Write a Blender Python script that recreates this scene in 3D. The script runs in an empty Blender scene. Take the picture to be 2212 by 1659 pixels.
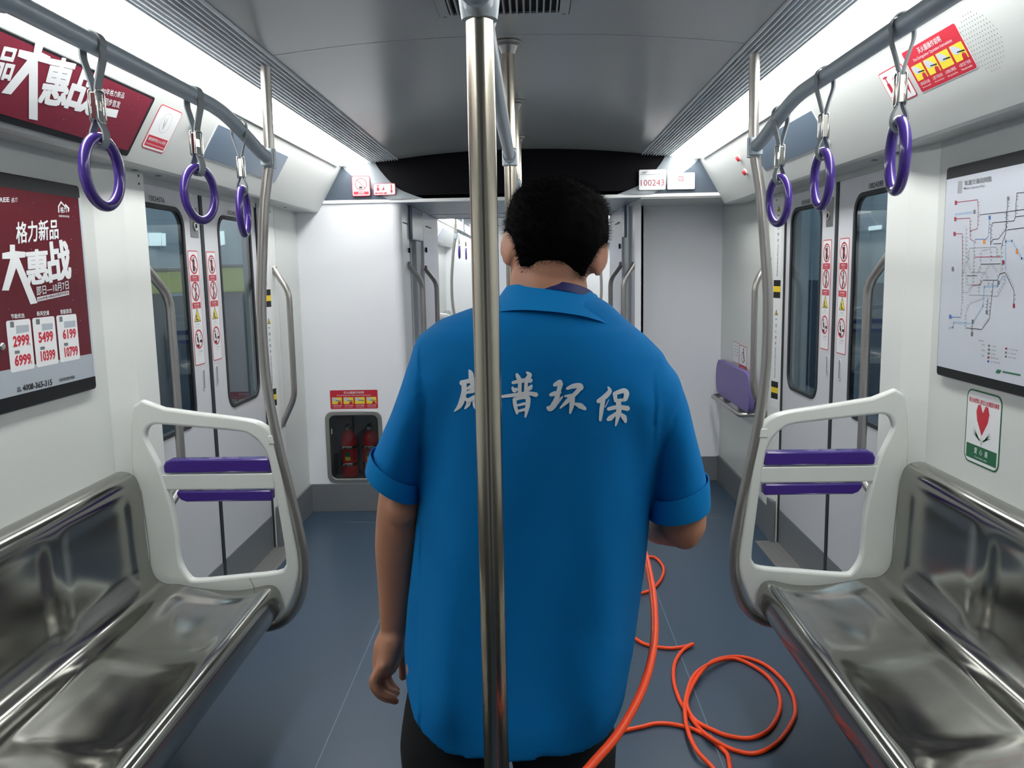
import bpy, bmesh, math, random
from mathutils import Vector, Matrix, Euler, noise
from mathutils.geometry import tessellate_polygon
from mathutils.bvhtree import BVHTree
random.seed(7)
PI = math.pi
S = bpy.context.scene
COL = S.collection

# ---------------------------------------------------------------- camera
FPX = 1801.77; YAW = -0.0263; PITCH = 0.1370; ROLL = -0.0188
CAM = Vector((0.065, 0.0, 1.5))
_f = Vector((math.sin(YAW)*math.cos(PITCH), math.cos(YAW)*math.cos(PITCH), -math.sin(PITCH)))
_r = Vector((math.cos(YAW), -math.sin(YAW), 0)); _u = _r.cross(_f)
RR = _r*math.cos(ROLL) + _u*math.sin(ROLL); UU = -_r*math.sin(ROLL) + _u*math.cos(ROLL); FF = _f
cd = bpy.data.cameras.new('camera'); cam = bpy.data.objects.new('camera', cd); COL.objects.link(cam)
cd.sensor_width = 36; cd.lens = FPX/2212*36; cd.clip_start = 0.02; cd.clip_end = 100
cam.matrix_world = Matrix(((RR.x, UU.x, -FF.x, CAM.x), (RR.y, UU.y, -FF.y, CAM.y), (RR.z, UU.z, -FF.z, CAM.z), (0, 0, 0, 1)))
S.camera = cam
# ---------------------------------------------------------------- world, exposure, lamp strength
w = bpy.data.worlds.new('world'); S.world = w; w.use_nodes = True
w.node_tree.nodes['Background'].inputs[0].default_value = (0.30, 0.36, 0.44, 1)
w.node_tree.nodes['Background'].inputs[1].default_value = 0.45
S.view_settings.view_transform = 'Standard'; S.view_settings.look = 'None'
S.view_settings.gamma = 1; S.view_settings.use_curve_mapping = False
S.view_settings.exposure = 0.0
LAMP = 13.4          # strength of the ceiling light strips
LAMP_Y0 = 0.0      # where the lit length begins
S.cycles.max_bounces = 10; S.cycles.diffuse_bounces = 6; S.cycles.glossy_bounces = 6
S.cycles.transparent_max_bounces = 16
S.cycles.sample_clamp_indirect = 6

# ---------------------------------------------------------------- helpers
def ray(px, py): return (FF + RR*((px-1106)/FPX) - UU*((py-829.5)/FPX))
def at(px, py, Y):
    d = ray(px, py); return CAM + d*((Y-CAM.y)/d.y)
def atz(px, py, z):
    d = ray(px, py); return CAM + d*((z-CAM.z)/d.z)
def lin(c):
    return tuple((v/255/12.92 if v/255 <= .04045 else ((v/255+.055)/1.055)**2.4) for v in c) + (1,)
def mat(name, c, rough=.5, metal=0., spec=.5, emit=0, noise_amt=0, noise_scale=30, bump=0, bump_scale=200, coat=0, aniso=0, stretch=None):
    m = bpy.data.materials.new(name); m.use_nodes = True
    nt = m.node_tree; b = nt.nodes['Principled BSDF']
    b.inputs['Base Color'].default_value = lin(c); b.inputs['Roughness'].default_value = rough
    b.inputs['Metallic'].default_value = metal; b.inputs['Specular IOR Level'].default_value = spec
    b.inputs['Coat Weight'].default_value = coat; b.inputs['Coat Roughness'].default_value = .08
    if emit:
        b.inputs['Emission Color'].default_value = lin(c); b.inputs['Emission Strength'].default_value = emit
    tc = None
    if noise_amt or bump:
        tc = nt.nodes.new('ShaderNodeTexCoord'); mp = nt.nodes.new('ShaderNodeMapping')
        nt.links.new(tc.outputs['Object'], mp.inputs['Vector'])
        if stretch: mp.inputs['Scale'].default_value = stretch
    if noise_amt:
        n = nt.nodes.new('ShaderNodeTexNoise'); n.inputs['Scale'].default_value = noise_scale; n.inputs['Detail'].default_value = 5
        nt.links.new(mp.outputs['Vector'], n.inputs['Vector'])
        mx = nt.nodes.new('ShaderNodeMix'); mx.data_type = 'RGBA'
        a = lin(c); lo = tuple(v*(1-noise_amt) for v in a[:3])+(1,); hi = tuple(min(1, v*(1+noise_amt)) for v in a[:3])+(1,)
        mx.inputs['A'].default_value = lo; mx.inputs['B'].default_value = hi
        nt.links.new(n.outputs['Fac'], mx.inputs['Factor']); nt.links.new(mx.outputs['Result'], b.inputs['Base Color'])
    if bump:
        n2 = nt.nodes.new('ShaderNodeTexNoise'); n2.inputs['Scale'].default_value = bump_scale; n2.inputs['Detail'].default_value = 3
        nt.links.new(mp.outputs['Vector'], n2.inputs['Vector'])
        bp = nt.nodes.new('ShaderNodeBump'); bp.inputs['Strength'].default_value = bump; bp.inputs['Distance'].default_value = .001
        nt.links.new(n2.outputs['Fac'], bp.inputs['Height']); nt.links.new(bp.outputs['Normal'], b.inputs['Normal'])
    return m
def glass_mat(name, tint=(235, 245, 245), refl=1.0):
    m = bpy.data.materials.new(name); m.use_nodes = True; nt = m.node_tree
    for n in list(nt.nodes): nt.nodes.remove(n)
    out = nt.nodes.new('ShaderNodeOutputMaterial'); mx = nt.nodes.new('ShaderNodeMixShader')
    tr = nt.nodes.new('ShaderNodeBsdfTransparent'); gl = nt.nodes.new('ShaderNodeBsdfGlossy'); fr = nt.nodes.new('ShaderNodeLayerWeight'); pw = nt.nodes.new('ShaderNodeMath'); pw.operation = 'POWER'; pw.inputs[1].default_value = 5; ma = nt.nodes.new('ShaderNodeMath'); ma.operation = 'MULTIPLY_ADD'; ma.inputs[1].default_value = .9; ma.inputs[2].default_value = .045
    tr.inputs[0].default_value = lin(tint); gl.inputs['Roughness'].default_value = .02; fr.inputs[0].default_value = .5; nt.links.new(fr.outputs['Facing'], pw.inputs[0]); nt.links.new(pw.outputs[0], ma.inputs[0])
    nt.links.new(ma.outputs[0], mx.inputs[0]); nt.links.new(tr.outputs[0], mx.inputs[1]); nt.links.new(gl.outputs[0], mx.inputs[2])
    nt.links.new(mx.outputs[0], out.inputs[0]); return m

M = {}
M['wall'] = mat('white_wall_panel', (212, 216, 213), .34, spec=.4, bump=.05, bump_scale=120)
M['pillar'] = mat('white_pillar', (226, 229, 226), .36, spec=.4)
M['endwall'] = mat('end_wall_laminate', (240, 242, 247), .28, spec=.5)
M['gangpanel'] = mat('gangway_panel', (228, 223, 232), .2, spec=.6)
M['cove'] = mat('cove_panel', (200, 204, 202), .36, spec=.4)
M['ceil'] = mat('ceiling_panel', (172, 175, 175), .20, spec=.5, noise_amt=.02, noise_scale=3)
M['header'] = mat('header_black', (8, 8, 14), .55, spec=.12)
M['head_light'] = mat('header_light_grey', (150, 158, 164), .3)
M['head_dark'] = mat('header_slate', (84, 94, 106), .3)
M['lip'] = mat('white_lip', (235, 238, 240), .3)
M['floor'] = mat('floor_vinyl', (55, 74, 93), .36, noise_amt=.10, noise_scale=260, bump=.05)
M['seam'] = mat('floor_weld_seam', (104, 124, 142), .5)
M['base'] = mat('skirting_grey', (112, 116, 121), .5, noise_amt=.08, noise_scale=90)
M['sill'] = mat('threshold_metal', (152, 152, 150), .4, metal=.5, noise_amt=.1)
M['door'] = mat('door_leaf_paint', (208, 210, 215), .34)
M['rubber'] = mat('door_rubber', (42, 46, 50), .6)
M['black'] = mat('black_plastic', (20, 22, 27), .45, spec=.25)
M['steel'] = mat('seat_steel', (158, 158, 153), .15, metal=1, bump=.02, bump_scale=500)
M['pole'] = mat('brushed_pole', (198, 190, 176), .24, metal=1, noise_amt=.14, noise_scale=90, stretch=(1, 1, .03))
M['rail'] = mat('grey_rail', (168, 181, 190), .34, metal=.2, spec=.7)
M['hand'] = mat('handrail_satin', (178, 176, 172), .34, metal=.9)
M['chrome'] = mat('bright_metal', (205, 205, 200), .15, metal=1)
M['dull'] = mat('dull_metal', (150, 150, 150), .4, metal=.8)
M['frame'] = mat('partition_plastic', (222, 226, 222), .25, coat=.3)
M['purple'] = mat('purple_plastic', (70, 46, 138), .25, coat=.4)
M['lilac'] = mat('lilac_pad', (122, 106, 170), .45)
M['strap'] = mat('grey_webbing', (138, 146, 150), .6, bump=.3, bump_scale=900)
M['vent'] = mat('vent_grey', (176, 184, 190), .4)
M['slat'] = mat('vent_slat', (228, 234, 238), .35)
M['dark'] = mat('dark_void', (12, 14, 18), .8)
M['glass'] = glass_mat('window_glass', (205, 216, 220))
M['clear'] = glass_mat('clear_cover', (222, 226, 226))
M['screen'] = mat('screen_grey', (100, 116, 134), .22)
M['white'] = mat('sticker_white', (232, 234, 236), .4)
M['red'] = mat('sticker_red', (196, 38, 58), .4)
M['yellow'] = mat('sticker_yellow', (232, 214, 62), .4)
M['ink'] = mat('black_ink', (24, 26, 30), .5)
M['inkgrey'] = mat('grey_ink', (110, 114, 118), .5)
M['hazard'] = mat('hazard_yellow', (236, 204, 40), .4)
M['green'] = mat('sticker_green', (28, 104, 66), .4)
M['adred'] = mat('poster_crimson', (96, 22, 36), .22, spec=.5, noise_amt=.1, noise_scale=8)
M['adred2'] = mat('poster_crimson_bright', (126, 40, 58), .2, spec=.5, noise_amt=.1, noise_scale=8)
M['adgrey'] = mat('poster_grey_strip', (172, 180, 190), .3)
M['mapbg'] = mat('map_paper', (198, 204, 214), .25)
M['blueline'] = mat('river_blue', (158, 178, 202), .4)
M['linegrey'] = mat('line_grey', (150, 152, 158), .4)
M['lineblue'] = mat('line_blue', (70, 110, 180), .4)
M['linered'] = mat('line_crimson', (160, 36, 62), .4)
M['orange'] = mat('orange_ink', (232, 140, 50), .4)
M['cable'] = mat('orange_cable', (255, 78, 22), .42)
M['lamp'] = mat('lamp_diffuser', (255, 255, 252), .5, emit=LAMP)
M['extred'] = mat('extinguisher_red', (190, 30, 40), .3)
M['cabin'] = mat('cabinet_interior', (104, 106, 110), .6)
M['button'] = mat('button_red', (206, 44, 56), .3)

def link(name, me, m=None, parent=None):
    o = bpy.data.objects.new(name, me); COL.objects.link(o)
    if m is not None and me is not None and hasattr(me, 'materials'): me.materials.append(M[m] if isinstance(m, str) else m)
    if parent is not None: o.parent = parent
    return o
def mesh(name, vs, fs, m=None, parent=None, smooth=False):
    me = bpy.data.meshes.new(name); me.from_pydata([tuple(v) for v in vs], [], fs)
    me.update()
    if smooth: me.polygons.foreach_set('use_smooth', [True]*len(me.polygons))
    return link(name, me, m, parent)
def from_bm(name, bm, m=None, parent=None, smooth=False):
    bmesh.ops.recalc_face_normals(bm, faces=bm.faces)
    me = bpy.data.meshes.new(name); bm.to_mesh(me); bm.free()
    if smooth: me.polygons.foreach_set('use_smooth', [True]*len(me.polygons))
    return link(name, me, m, parent)
def sharp(o, ang=40):
    me = o.data; me.polygons.foreach_set('use_smooth', [True]*len(me.polygons))
    me.set_sharp_from_angle(angle=math.radians(ang)); return o
def empty(name, loc=(0, 0, 0), rz=0):
    o = bpy.data.objects.new(name, None); COL.objects.link(o); o.location = loc; o.rotation_euler = (0, 0, rz)
    o.empty_display_size = .05; return o
def tag(o, label=None, cat=None, group=None, kind=None):
    if label: o['label'] = label
    if cat: o['category'] = cat
    if group: o['group'] = group
    if kind: o['kind'] = kind
    return o
def struct(o, label=None): return tag(o, label, kind='structure')
class MB:
    """collects simple shapes into one mesh"""
    def __init__(s): s.v = []; s.f = []
    def add(s, vs, fs):
        n = len(s.v); s.v += [tuple(v) for v in vs]; s.f += [tuple(i+n for i in f) for f in fs]; return s
    def box(s, x0, x1, y0, y1, z0, z1):
        x0, x1 = sorted((x0, x1)); y0, y1 = sorted((y0, y1)); z0, z1 = sorted((z0, z1))
        return s.add([(x0,y0,z0),(x1,y0,z0),(x1,y1,z0),(x0,y1,z0),(x0,y0,z1),(x1,y0,z1),(x1,y1,z1),(x0,y1,z1)],
                     [(0,3,2,1),(4,5,6,7),(0,1,5,4),(1,2,6,5),(2,3,7,6),(3,0,4,7)])
    def tube(s, pts, rad, seg=12, closed=False, cap=True):
        vs, fs = tube_data(pts, rad, seg, closed, cap); return s.add(vs, fs)
    def build(s, name, m, parent=None, bevel=0, smooth=False, ang=40):
        o = mesh(name, s.v, s.f, m, parent, smooth)
        if bevel:
            b = o.modifiers.new('bevel', 'BEVEL'); b.width = bevel; b.segments = 2; b.limit_method = 'ANGLE'; b.angle_limit = math.radians(35)
            b.harden_normals = False
        if smooth: sharp(o, ang)
        return o
def box(name, x0, x1, y0, y1, z0, z1, m, parent=None, bevel=0): return MB().box(x0, x1, y0, y1, z0, z1).build(name, m, parent, bevel)
def crom(P, n=8, closed=False):
    P = [Vector(p) for p in P]; out = []; N = len(P)
    rng = range(N) if closed else range(N-1)
    for i in rng:
        g = (lambda k: P[k % N]) if closed else (lambda k: P[min(max(k, 0), N-1)])
        p0, p1, p2, p3 = g(i-1), g(i), g(i+1), g(i+2)
        for j in range(n):
            t = j/n
            out.append(.5*((2*p1) + (p2-p0)*t + (2*p0-5*p1+4*p2-p3)*t*t + (3*p1-p0-3*p2+p3)*t**3))
    if not closed: out.append(P[-1])
    return out
def tube_data(pts, rad, seg=12, closed=False, cap=True):
    pts = [Vector(p) for p in pts]; n = len(pts)
    R = rad if isinstance(rad, (list, tuple)) else [rad]*n
    vs = []; fs = []
    T = []
    for i in range(n):
        a = pts[(i-1) % n] if (closed or i > 0) else pts[i]; b = pts[(i+1) % n] if (closed or i < n-1) else pts[i]
        t = (b-a); T.append(t.normalized() if t.length > 1e-9 else Vector((0, 0, 1)))
    up = Vector((0, 0, 1)) if abs(T[0].z) < .9 else Vector((1, 0, 0))
    nrm = T[0].cross(up).normalized()
    for i in range(n):
        nrm = (nrm - T[i]*nrm.dot(T[i])).normalized(); bn = T[i].cross(nrm)
        for k in range(seg):
            a = 2*PI*k/seg; vs.append(pts[i] + (nrm*math.cos(a)+bn*math.sin(a))*R[i])
    for i in range(n if closed else n-1):
        j = (i+1) % n
        for k in range(seg):
            k2 = (k+1) % seg; fs.append((i*seg+k, i*seg+k2, j*seg+k2, j*seg+k))
    if cap and not closed:
        fs.append(tuple(range(seg))[::-1]); fs.append(tuple((n-1)*seg+k for k in range(seg)))
    return vs, fs
def tube(name, pts, rad, m, parent=None, seg=16, closed=False, ang=50):
    vs, fs = tube_data(pts, rad, seg, closed); return sharp(mesh(name, vs, fs, m, parent), ang)
def fillet(P, r=.04, n=6):
    """polyline with rounded corners"""
    P = [Vector(p) for p in P]; out = [P[0]]
    for i in range(1, len(P)-1):
        a, b, c = P[i-1], P[i], P[i+1]; rr = min(r, (a-b).length*.49, (c-b).length*.49)
        s = b+(a-b).normalized()*rr; e = b+(c-b).normalized()*rr
        for k in range(n+1):
            t = k/n; out.append((1-t)**2*s + 2*t*(1-t)*b + t*t*e)
    out.append(P[-1]); return out
def lathe(name, prof, m, parent=None, seg=24, loc=(0, 0, 0), ang=35):
    vs = []; fs = []; n = len(prof)
    for r, z in prof:
        for k in range(seg):
            a = 2*PI*k/seg; vs.append((loc[0]+r*math.cos(a), loc[1]+r*math.sin(a), loc[2]+z))
    for i in range(n-1):
        for k in range(seg):
            k2 = (k+1) % seg; fs.append((i*seg+k, i*seg+k2, (i+1)*seg+k2, (i+1)*seg+k))
    fs.append(tuple(range(seg))[::-1]); fs.append(tuple((n-1)*seg+k for k in range(seg)))
    return sharp(mesh(name, vs, fs, m, parent), ang)
def rrect(u0, v0, u1, v1, r, n=5):
    u0, u1 = sorted((u0, u1)); v0, v1 = sorted((v0, v1)); out = []
    for cx, cy, a0 in ((u1-r, v1-r, 0), (u0+r, v1-r, 90), (u0+r, v0+r, 180), (u1-r, v0+r, 270)):
        for k in range(n+1):
            a = math.radians(a0+90*k/n); out.append((cx+r*math.cos(a), cy+r*math.sin(a)))
    return out
def circ(u, v, ru, rv=None, n=24):
    rv = rv or ru; return [(u+ru*math.cos(2*PI*k/n), v+rv*math.sin(2*PI*k/n)) for k in range(n)]
def radial(loops):
    """outer and inner outline resampled at the same directions, so that quads join them"""
    O_, I_ = loops; c = (sum(p[0] for p in I_)/len(I_), sum(p[1] for p in I_)/len(I_))
    angs = sorted(math.atan2(p[1]-c[1], p[0]-c[0]) for l in loops for p in l)
    A_ = [angs[0]]
    for a in angs[1:]:
        if a-A_[-1] > 2e-3: A_.append(a)
    out = []
    for l in loops:
        R_l = []
        for a in A_:
            dx, dy = math.cos(a), math.sin(a); best = None
            for i in range(len(l)):
                x1, y1 = l[i][0]-c[0], l[i][1]-c[1]; x2, y2 = l[(i+1) % len(l)][0]-c[0], l[(i+1) % len(l)][1]-c[1]
                den = dx*(y2-y1)-dy*(x2-x1)
                if abs(den) < 1e-12: continue
                t = (x1*(y2-y1)-y1*(x2-x1))/den; u = (x1*dy-y1*dx)/den
                if t > 0 and -1e-6 <= u <= 1+1e-6 and (best is None or t > best): best = t
            R_l.append((c[0]+dx*best, c[1]+dy*best))
        out.append(R_l)
    return out
class Pl:
    """a real flat surface: origin, right, up; normal towards the aisle"""
    def __init__(s, O, U, V): s.O = Vector(O); s.U = Vector(U).normalized(); s.V = Vector(V).normalized(); s.N = s.U.cross(s.V)
    def pt(s, u, v, h=0): return s.O + s.U*u + s.V*v + s.N*h
    def px(s, x, y):
        d = ray(x, y); P = CAM + d*((s.O-CAM).dot(s.N)/d.dot(s.N)) - s.O; return (P.dot(s.U), P.dot(s.V))
    def flat(s, name, polys, m, parent=None, h=.0005):
        """polys: list of loops or (outer, hole, ...) tuples, coplanar"""
        vs = []; fs = []
        for p in polys:
            loops = list(p) if isinstance(p, tuple) else [p]
            base = len(vs); allp = [q for l in loops for q in l]
            tris = tessellate_polygon([[Vector((a, b, 0)) for a, b in l] for l in loops])
            vs += [s.pt(a, b, h) for a, b in allp]
            for t in tris:
                a, b, c = (Vector((allp[i][0], allp[i][1])) for i in t)
                cr = (b-a).x*(c-a).y-(b-a).y*(c-a).x
                if abs(cr) < 1e-12: continue
                fs.append(tuple(base+i for i in (t if cr > 0 else (t[0], t[2], t[1]))))
        o = mesh(name, vs, fs, m, parent)
        if parent is not None and len(polys) > 1: o['kind'] = 'stuff'
        return o
    def slab(s, name, loops, m, parent=None, h0=0, h1=.02, bevel=0, ang=None):
        ring = len(loops) == 2
        if ring: loops = radial(loops)
        vs = []; fs = []; allp = [q for l in loops for q in l]; n = len(allp)
        if ring:
            k = n//2; tris = [(i, (i+1) % k, k+(i+1) % k, k+i) for i in range(k)]
        else: tris = tessellate_polygon([[Vector((a, b, 0)) for a, b in l] for l in loops])
        vs = [s.pt(a, b, h1) for a, b in allp] + [s.pt(a, b, h0) for a, b in allp]
        bm = bmesh.new(); V = [bm.verts.new(v) for v in vs]
        for t in tris:
            try: bm.faces.new([V[i] for i in t]); bm.faces.new([V[n+i] for i in reversed(t)])
            except ValueError: pass
        b0 = 0
        for l in loops:
            k = len(l)
            for i in range(k):
                j = (i+1) % k
                try: bm.faces.new((V[b0+i], V[b0+j], V[n+b0+j], V[n+b0+i]))
                except ValueError: pass
            b0 += k
        bmesh.ops.recalc_face_normals(bm, faces=bm.faces)
        if len(loops) == 1: bmesh.ops.dissolve_limit(bm, angle_limit=.002, verts=bm.verts, edges=bm.edges)
        bmesh.ops.recalc_face_normals(bm, faces=bm.faces)
        o = from_bm(name, bm, m, parent)
        if bevel:
            b = o.modifiers.new('bevel', 'BEVEL'); b.width = bevel; b.segments = 3; b.limit_method = 'ANGLE'; b.angle_limit = math.radians(60)
        return sharp(o, ang or 35)
_tc = {}
def glyphs(txt, bold=0.0):
    k = (txt, bold)
    if k not in _tc:
        c = bpy.data.curves.new('t', 'FONT'); c.body = txt; c.offset = bold; c.resolution_u = 2
        o = bpy.data.objects.new('t', c); me = bpy.data.meshes.new_from_object(o)
        vs = [(v.co.x, v.co.y) for v in me.vertices]; fs = [tuple(p.vertices) for p in me.polygons]
        bpy.data.objects.remove(o); bpy.data.curves.remove(c); bpy.data.meshes.remove(me)
        x0 = min(v[0] for v in vs); x1 = max(v[0] for v in vs); y0 = min(v[1] for v in vs); y1 = max(v[1] for v in vs)
        _tc[k] = ([((x-x0)/(x1-x0), (y-y0)/(y1-y0)) for x, y in vs], fs, (x1-x0)/(y1-y0))
    return _tc[k]
def letter(pl, name, items, m, parent=None, h=.001):
    """items: (text, bottom-left, bottom-right, top-left[, bold]) in the surface's own coordinates; one mesh"""
    mb = MB()
    for it in items:
        txt, bl, br, tl = it[:4]; bo = it[4] if len(it) > 4 else 0; cjk = any(ord(c) > 0x2e80 for c in txt)
        g, fs, _ = glyphs(txt, 0 if cjk else bo); nc = len(txt)
        ax = (br[0]-bl[0], br[1]-bl[1]); ay = (tl[0]-bl[0], tl[1]-bl[1])
        sh = [(0, 0)] if not (cjk and bo) else [(-bo*.9/nc, 0), (bo*.9/nc, 0), (0, -bo*.7), (0, bo*.7)]
        if cjk and bo >= .04: sh += [(-bo*.9/nc, -bo*.6), (bo*.9/nc, -bo*.6), (-bo*.9/nc, bo*.6), (bo*.9/nc, bo*.6)]
        for k_, (dx, dy) in enumerate(sh): mb.add([pl.pt(bl[0]+ax[0]*(x+dx)+ay[0]*(y+dy), bl[1]+ax[1]*(x+dx)+ay[1]*(y+dy), h+k_*4e-5) for x, y in g], fs)
    o = mb.build(name, m, parent)
    if len(items) > 1: o['kind'] = 'stuff'
    return o
def row(txt, cx, cy, hgt, wid=None, bold=0.0):
    """centred text in surface coordinates"""
    a = glyphs(txt, bold)[2]; wd = wid or a*hgt
    return (txt, (cx-wd/2, cy-hgt/2), (cx+wd/2, cy-hgt/2), (cx-wd/2, cy+hgt/2), bold)
WL = Pl((-1.335, 0, 0), (0, 1, 0), (0, 0, 1)); WR = Pl((1.335, 0, 0), (0, -1, 0), (0, 0, 1))
DL = Pl((-1.38, 0, 0), (0, 1, 0), (0, 0, 1)); DR = Pl((1.38, 0, 0), (0, -1, 0), (0, 0, 1))
CVL = Pl((-1.218, 0, 1.862), (0, 1, 0), (.153, 0, .258)); CVR = Pl((1.218, 0, 1.862), (0, -1, 0), (-.153, 0, .258))
EL = Pl((0, 5.10, 0), (1, 0, 0), (0, 0, 1)); ER = Pl((0, 5.76, 0), (1, 0, 0), (0, 0, 1))
def near(sd): return 'left' if sd < 0 else 'right'
# ================================================================ THE SETTING
Y0, YE = -1.7, 5.10           # this car from behind the camera to its end wall
YM = 12.0                     # the next car is this one mirrored in y = 6
def mirror(y): return YM-y
# ---- floor
fl = box('floor', -1.40, 1.40, Y0, 13.6, -.06, 0, 'floor'); struct(fl, 'blue-grey vinyl floor of the subway car')
for x in (-.62, .62):
    box('seam', x-.0018, x+.0018, Y0, 5.76, 0, .0008, 'seam', fl)
box('seam', -1.1, 1.2, 4.86, 4.8636, 0, .0008, 'seam', fl)
# ---- ceiling panels with a joint at y = 2.66
def arch(x): return 2.205-.042*(abs(x)/.72)**2.2
def ceiling_piece(y0, y1, parent, m='ceil'):
    mb = MB(); n = 24; xs = [-.72+1.44*i/n for i in range(n+1)]
    vs = [(x, y, arch(x)+dz) for dz in (0, .01) for y in (y0, y1) for x in xs]; k = n+1; fs = []
    for i in range(n): fs += [(i, i+1, k+i+1, k+i), (2*k+i+1, 2*k+i, 3*k+i, 3*k+i+1)]
    fs += [(0, k, 3*k, 2*k), (n, 2*k+n, 3*k+n, k+n)]
    for i in range(n): fs += [(i, 2*k+i, 2*k+i+1, i+1), (k+i, k+i+1, 3*k+i+1, 3*k+i)]
    mb.add(vs, fs); return sharp(mb.build('ceiling_panel', m, parent), 40)
ce = box('ceiling', -1.42, 1.42, Y0, 13.6, 2.28, 2.34, 'dark'); struct(ce, 'smooth grey arched ceiling of panels')
ceiling_piece(Y0, 2.655, ce); ceiling_piece(2.66, YE, ce); ceiling_piece(mirror(YE)+.03, 9.9, ce); ceiling_piece(9.905, 13.6, ce)
# ---- coves (slanted panels beside the lights)
def cove(sd, ya, yb, name):
    P = [(1.058, 2.124), (1.066, 2.119), (1.210, 1.876), (1.218, 1.864), (1.232, 1.858), (1.30, 1.862), (1.42, 1.868), (1.42, 2.27), (1.058, 2.27)]
    vs = [(sd*x, y, z) for y in (ya, yb) for x, z in P]; n = len(P)
    fs = [(i, (i+1) % n, n+(i+1) % n, n+i) for i in range(n)] + [tuple(range(n)), tuple(range(n, 2*n))]
    bm = bmesh.new(); V = [bm.verts.new(v) for v in vs]; [bm.faces.new([V[i] for i in f]) for f in fs]
    return sharp(from_bm(name, bm, 'cove'), 15)
for sd in (-1, 1):
    c = cove(sd, Y0, YE, 'trim_1' if sd < 0 else 'trim_2'); struct(c, 'white slanted panel beside the %s light strip' % near(sd))
    for y in (.9, 2.02, 2.9, 3.08, 4.66):   # round caps in the underside
        lathe('cap', [(.012, -.0025), (.011, -.004), (.004, -.004), (.004, -.001)], 'dull', c, 16, (sd*1.29, y, 1.862))
    c2 = cove(sd, 6.93, 13.6, 'trim_3' if sd < 0 else 'trim_4'); struct(c2)
# underside of the ceiling over the wheelchair bay on the right
u = box('trim_5', .72, 1.42, YE, 5.80, 1.90, 1.98, 'cove'); struct(u)
# ---- side walls
def pillar_prof(sd, yA, yB, parent, m='pillar', name='trim_20'):
    # boxy door pillar with a chamfer towards the wall
    P = [(1.337, yA), (1.318, yA+.10*(1 if yB > yA else -1)), (1.30, yA+.13*(1 if yB > yA else -1)), (1.298, yB), (1.44, yB), (1.44, yA)]
    n = len(P); vs = [(sd*x, y, z) for z in (0.0, 1.866) for x, y in P]
    fs = [(i, (i+1) % n, n+(i+1) % n, n+i) for i in range(n)] + [tuple(range(n)), tuple(range(n, 2*n))]
    bm = bmesh.new(); V = [bm.verts.new(v) for v in vs]; [bm.faces.new([V[i] for i in f]) for f in fs]
    return struct(sharp(from_bm(name, bm, m, None), 25), 'white door pillar cover')
for sd in (-1, 1):
    X = lambda a: sd*a
    wl = empty('wall_left' if sd < 0 else 'wall_right'); struct(wl, 'white side wall on the %s' % near(sd))
    box('wall_panel', X(1.335), X(1.46), Y0, 2.686, 0, 1.87, 'wall', wl)
    box('wall_panel', X(1.342), X(1.46), 2.686, 2.690, 0, 1.87, 'rubber', wl)
    pc = pillar_prof(sd, 2.690, 2.975, wl, 'pillar', 'trim_20' if sd < 0 else 'trim_21')
    for z in (1.845, 1.818):
        for y in (2.85, 2.94): lathe('screw', [(.004, 0), (.004, .002)], 'ink', pc, 8, (0, 0, 0)).matrix_local = Matrix.Translation((X(1.2985 if y > 2.9 else 1.304), y, z)) @ Matrix.Rotation(-sd*PI/2, 4, 'Y')
    # jamb after the doorway
    P = [(1.372, 4.413), (1.366, 4.416), (1.346, 4.50), (1.345, 4.58), (1.357, 4.66), (1.46, 4.66), (1.46, 4.412)]
    n = len(P); vs = [(X(x), y, z) for z in (0, 1.866) for x, y in P]
    bm = bmesh.new(); V = [bm.verts.new(v) for v in vs]; [bm.faces.new([V[i] for i in f]) for f in [(i, (i+1) % n, n+(i+1) % n, n+i) for i in range(n)]+[tuple(range(n)), tuple(range(n, 2*n))]]
    jc = from_bm('trim_22' if sd < 0 else 'trim_23', bm, 'pillar', None); sharp(jc, 20); struct(jc, 'white far door jamb')
    for z in (1.83,):
        for y in (4.47, 4.56): lathe('screw', [(.004, 0), (.004, .002)], 'ink', jc).matrix_local = Matrix.Translation((X(1.346), y, z)) @ Matrix.Rotation(-sd*PI/2, 4, 'Y')
    ye = 5.10 if sd < 0 else 5.76
    box('wall_panel', X(1.357), X(1.46), 4.664, ye+.02, 0, 1.90, 'wall', wl)
    # header board over the doors
    box('door_header', X(1.372), X(1.46), 2.975, 4.412, 1.842, 1.868, 'wall', wl)
    b = MB().box(X(1.343), X(1.36), 4.50, ye, 0, .178); b.build('baseboard_left' if sd < 0 else 'baseboard_right', 'base', None, .002)
    struct(bpy.context.scene.objects['baseboard_left' if sd < 0 else 'baseboard_right'], 'grey kickboard along the %s wall' % near(sd))
    jb = MB().box(X(1.338), X(1.36), 4.405, 4.50, 0, .23); o = jb.build('trim_6' if sd < 0 else 'trim_7', 'base', None, .002); struct(o)
    # threshold
    o = MB().box(X(1.262), X(1.40), 2.98, 4.43, -.01, .004).build('trim_8' if sd < 0 else 'trim_9', 'sill', None, .0015); struct(o, 'metal door threshold')
    for k in range(3): box('groove', X(1.29+.03*k), X(1.293+.03*k), 3.03, 4.42, .004, .0043, 'dull', o)
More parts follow.
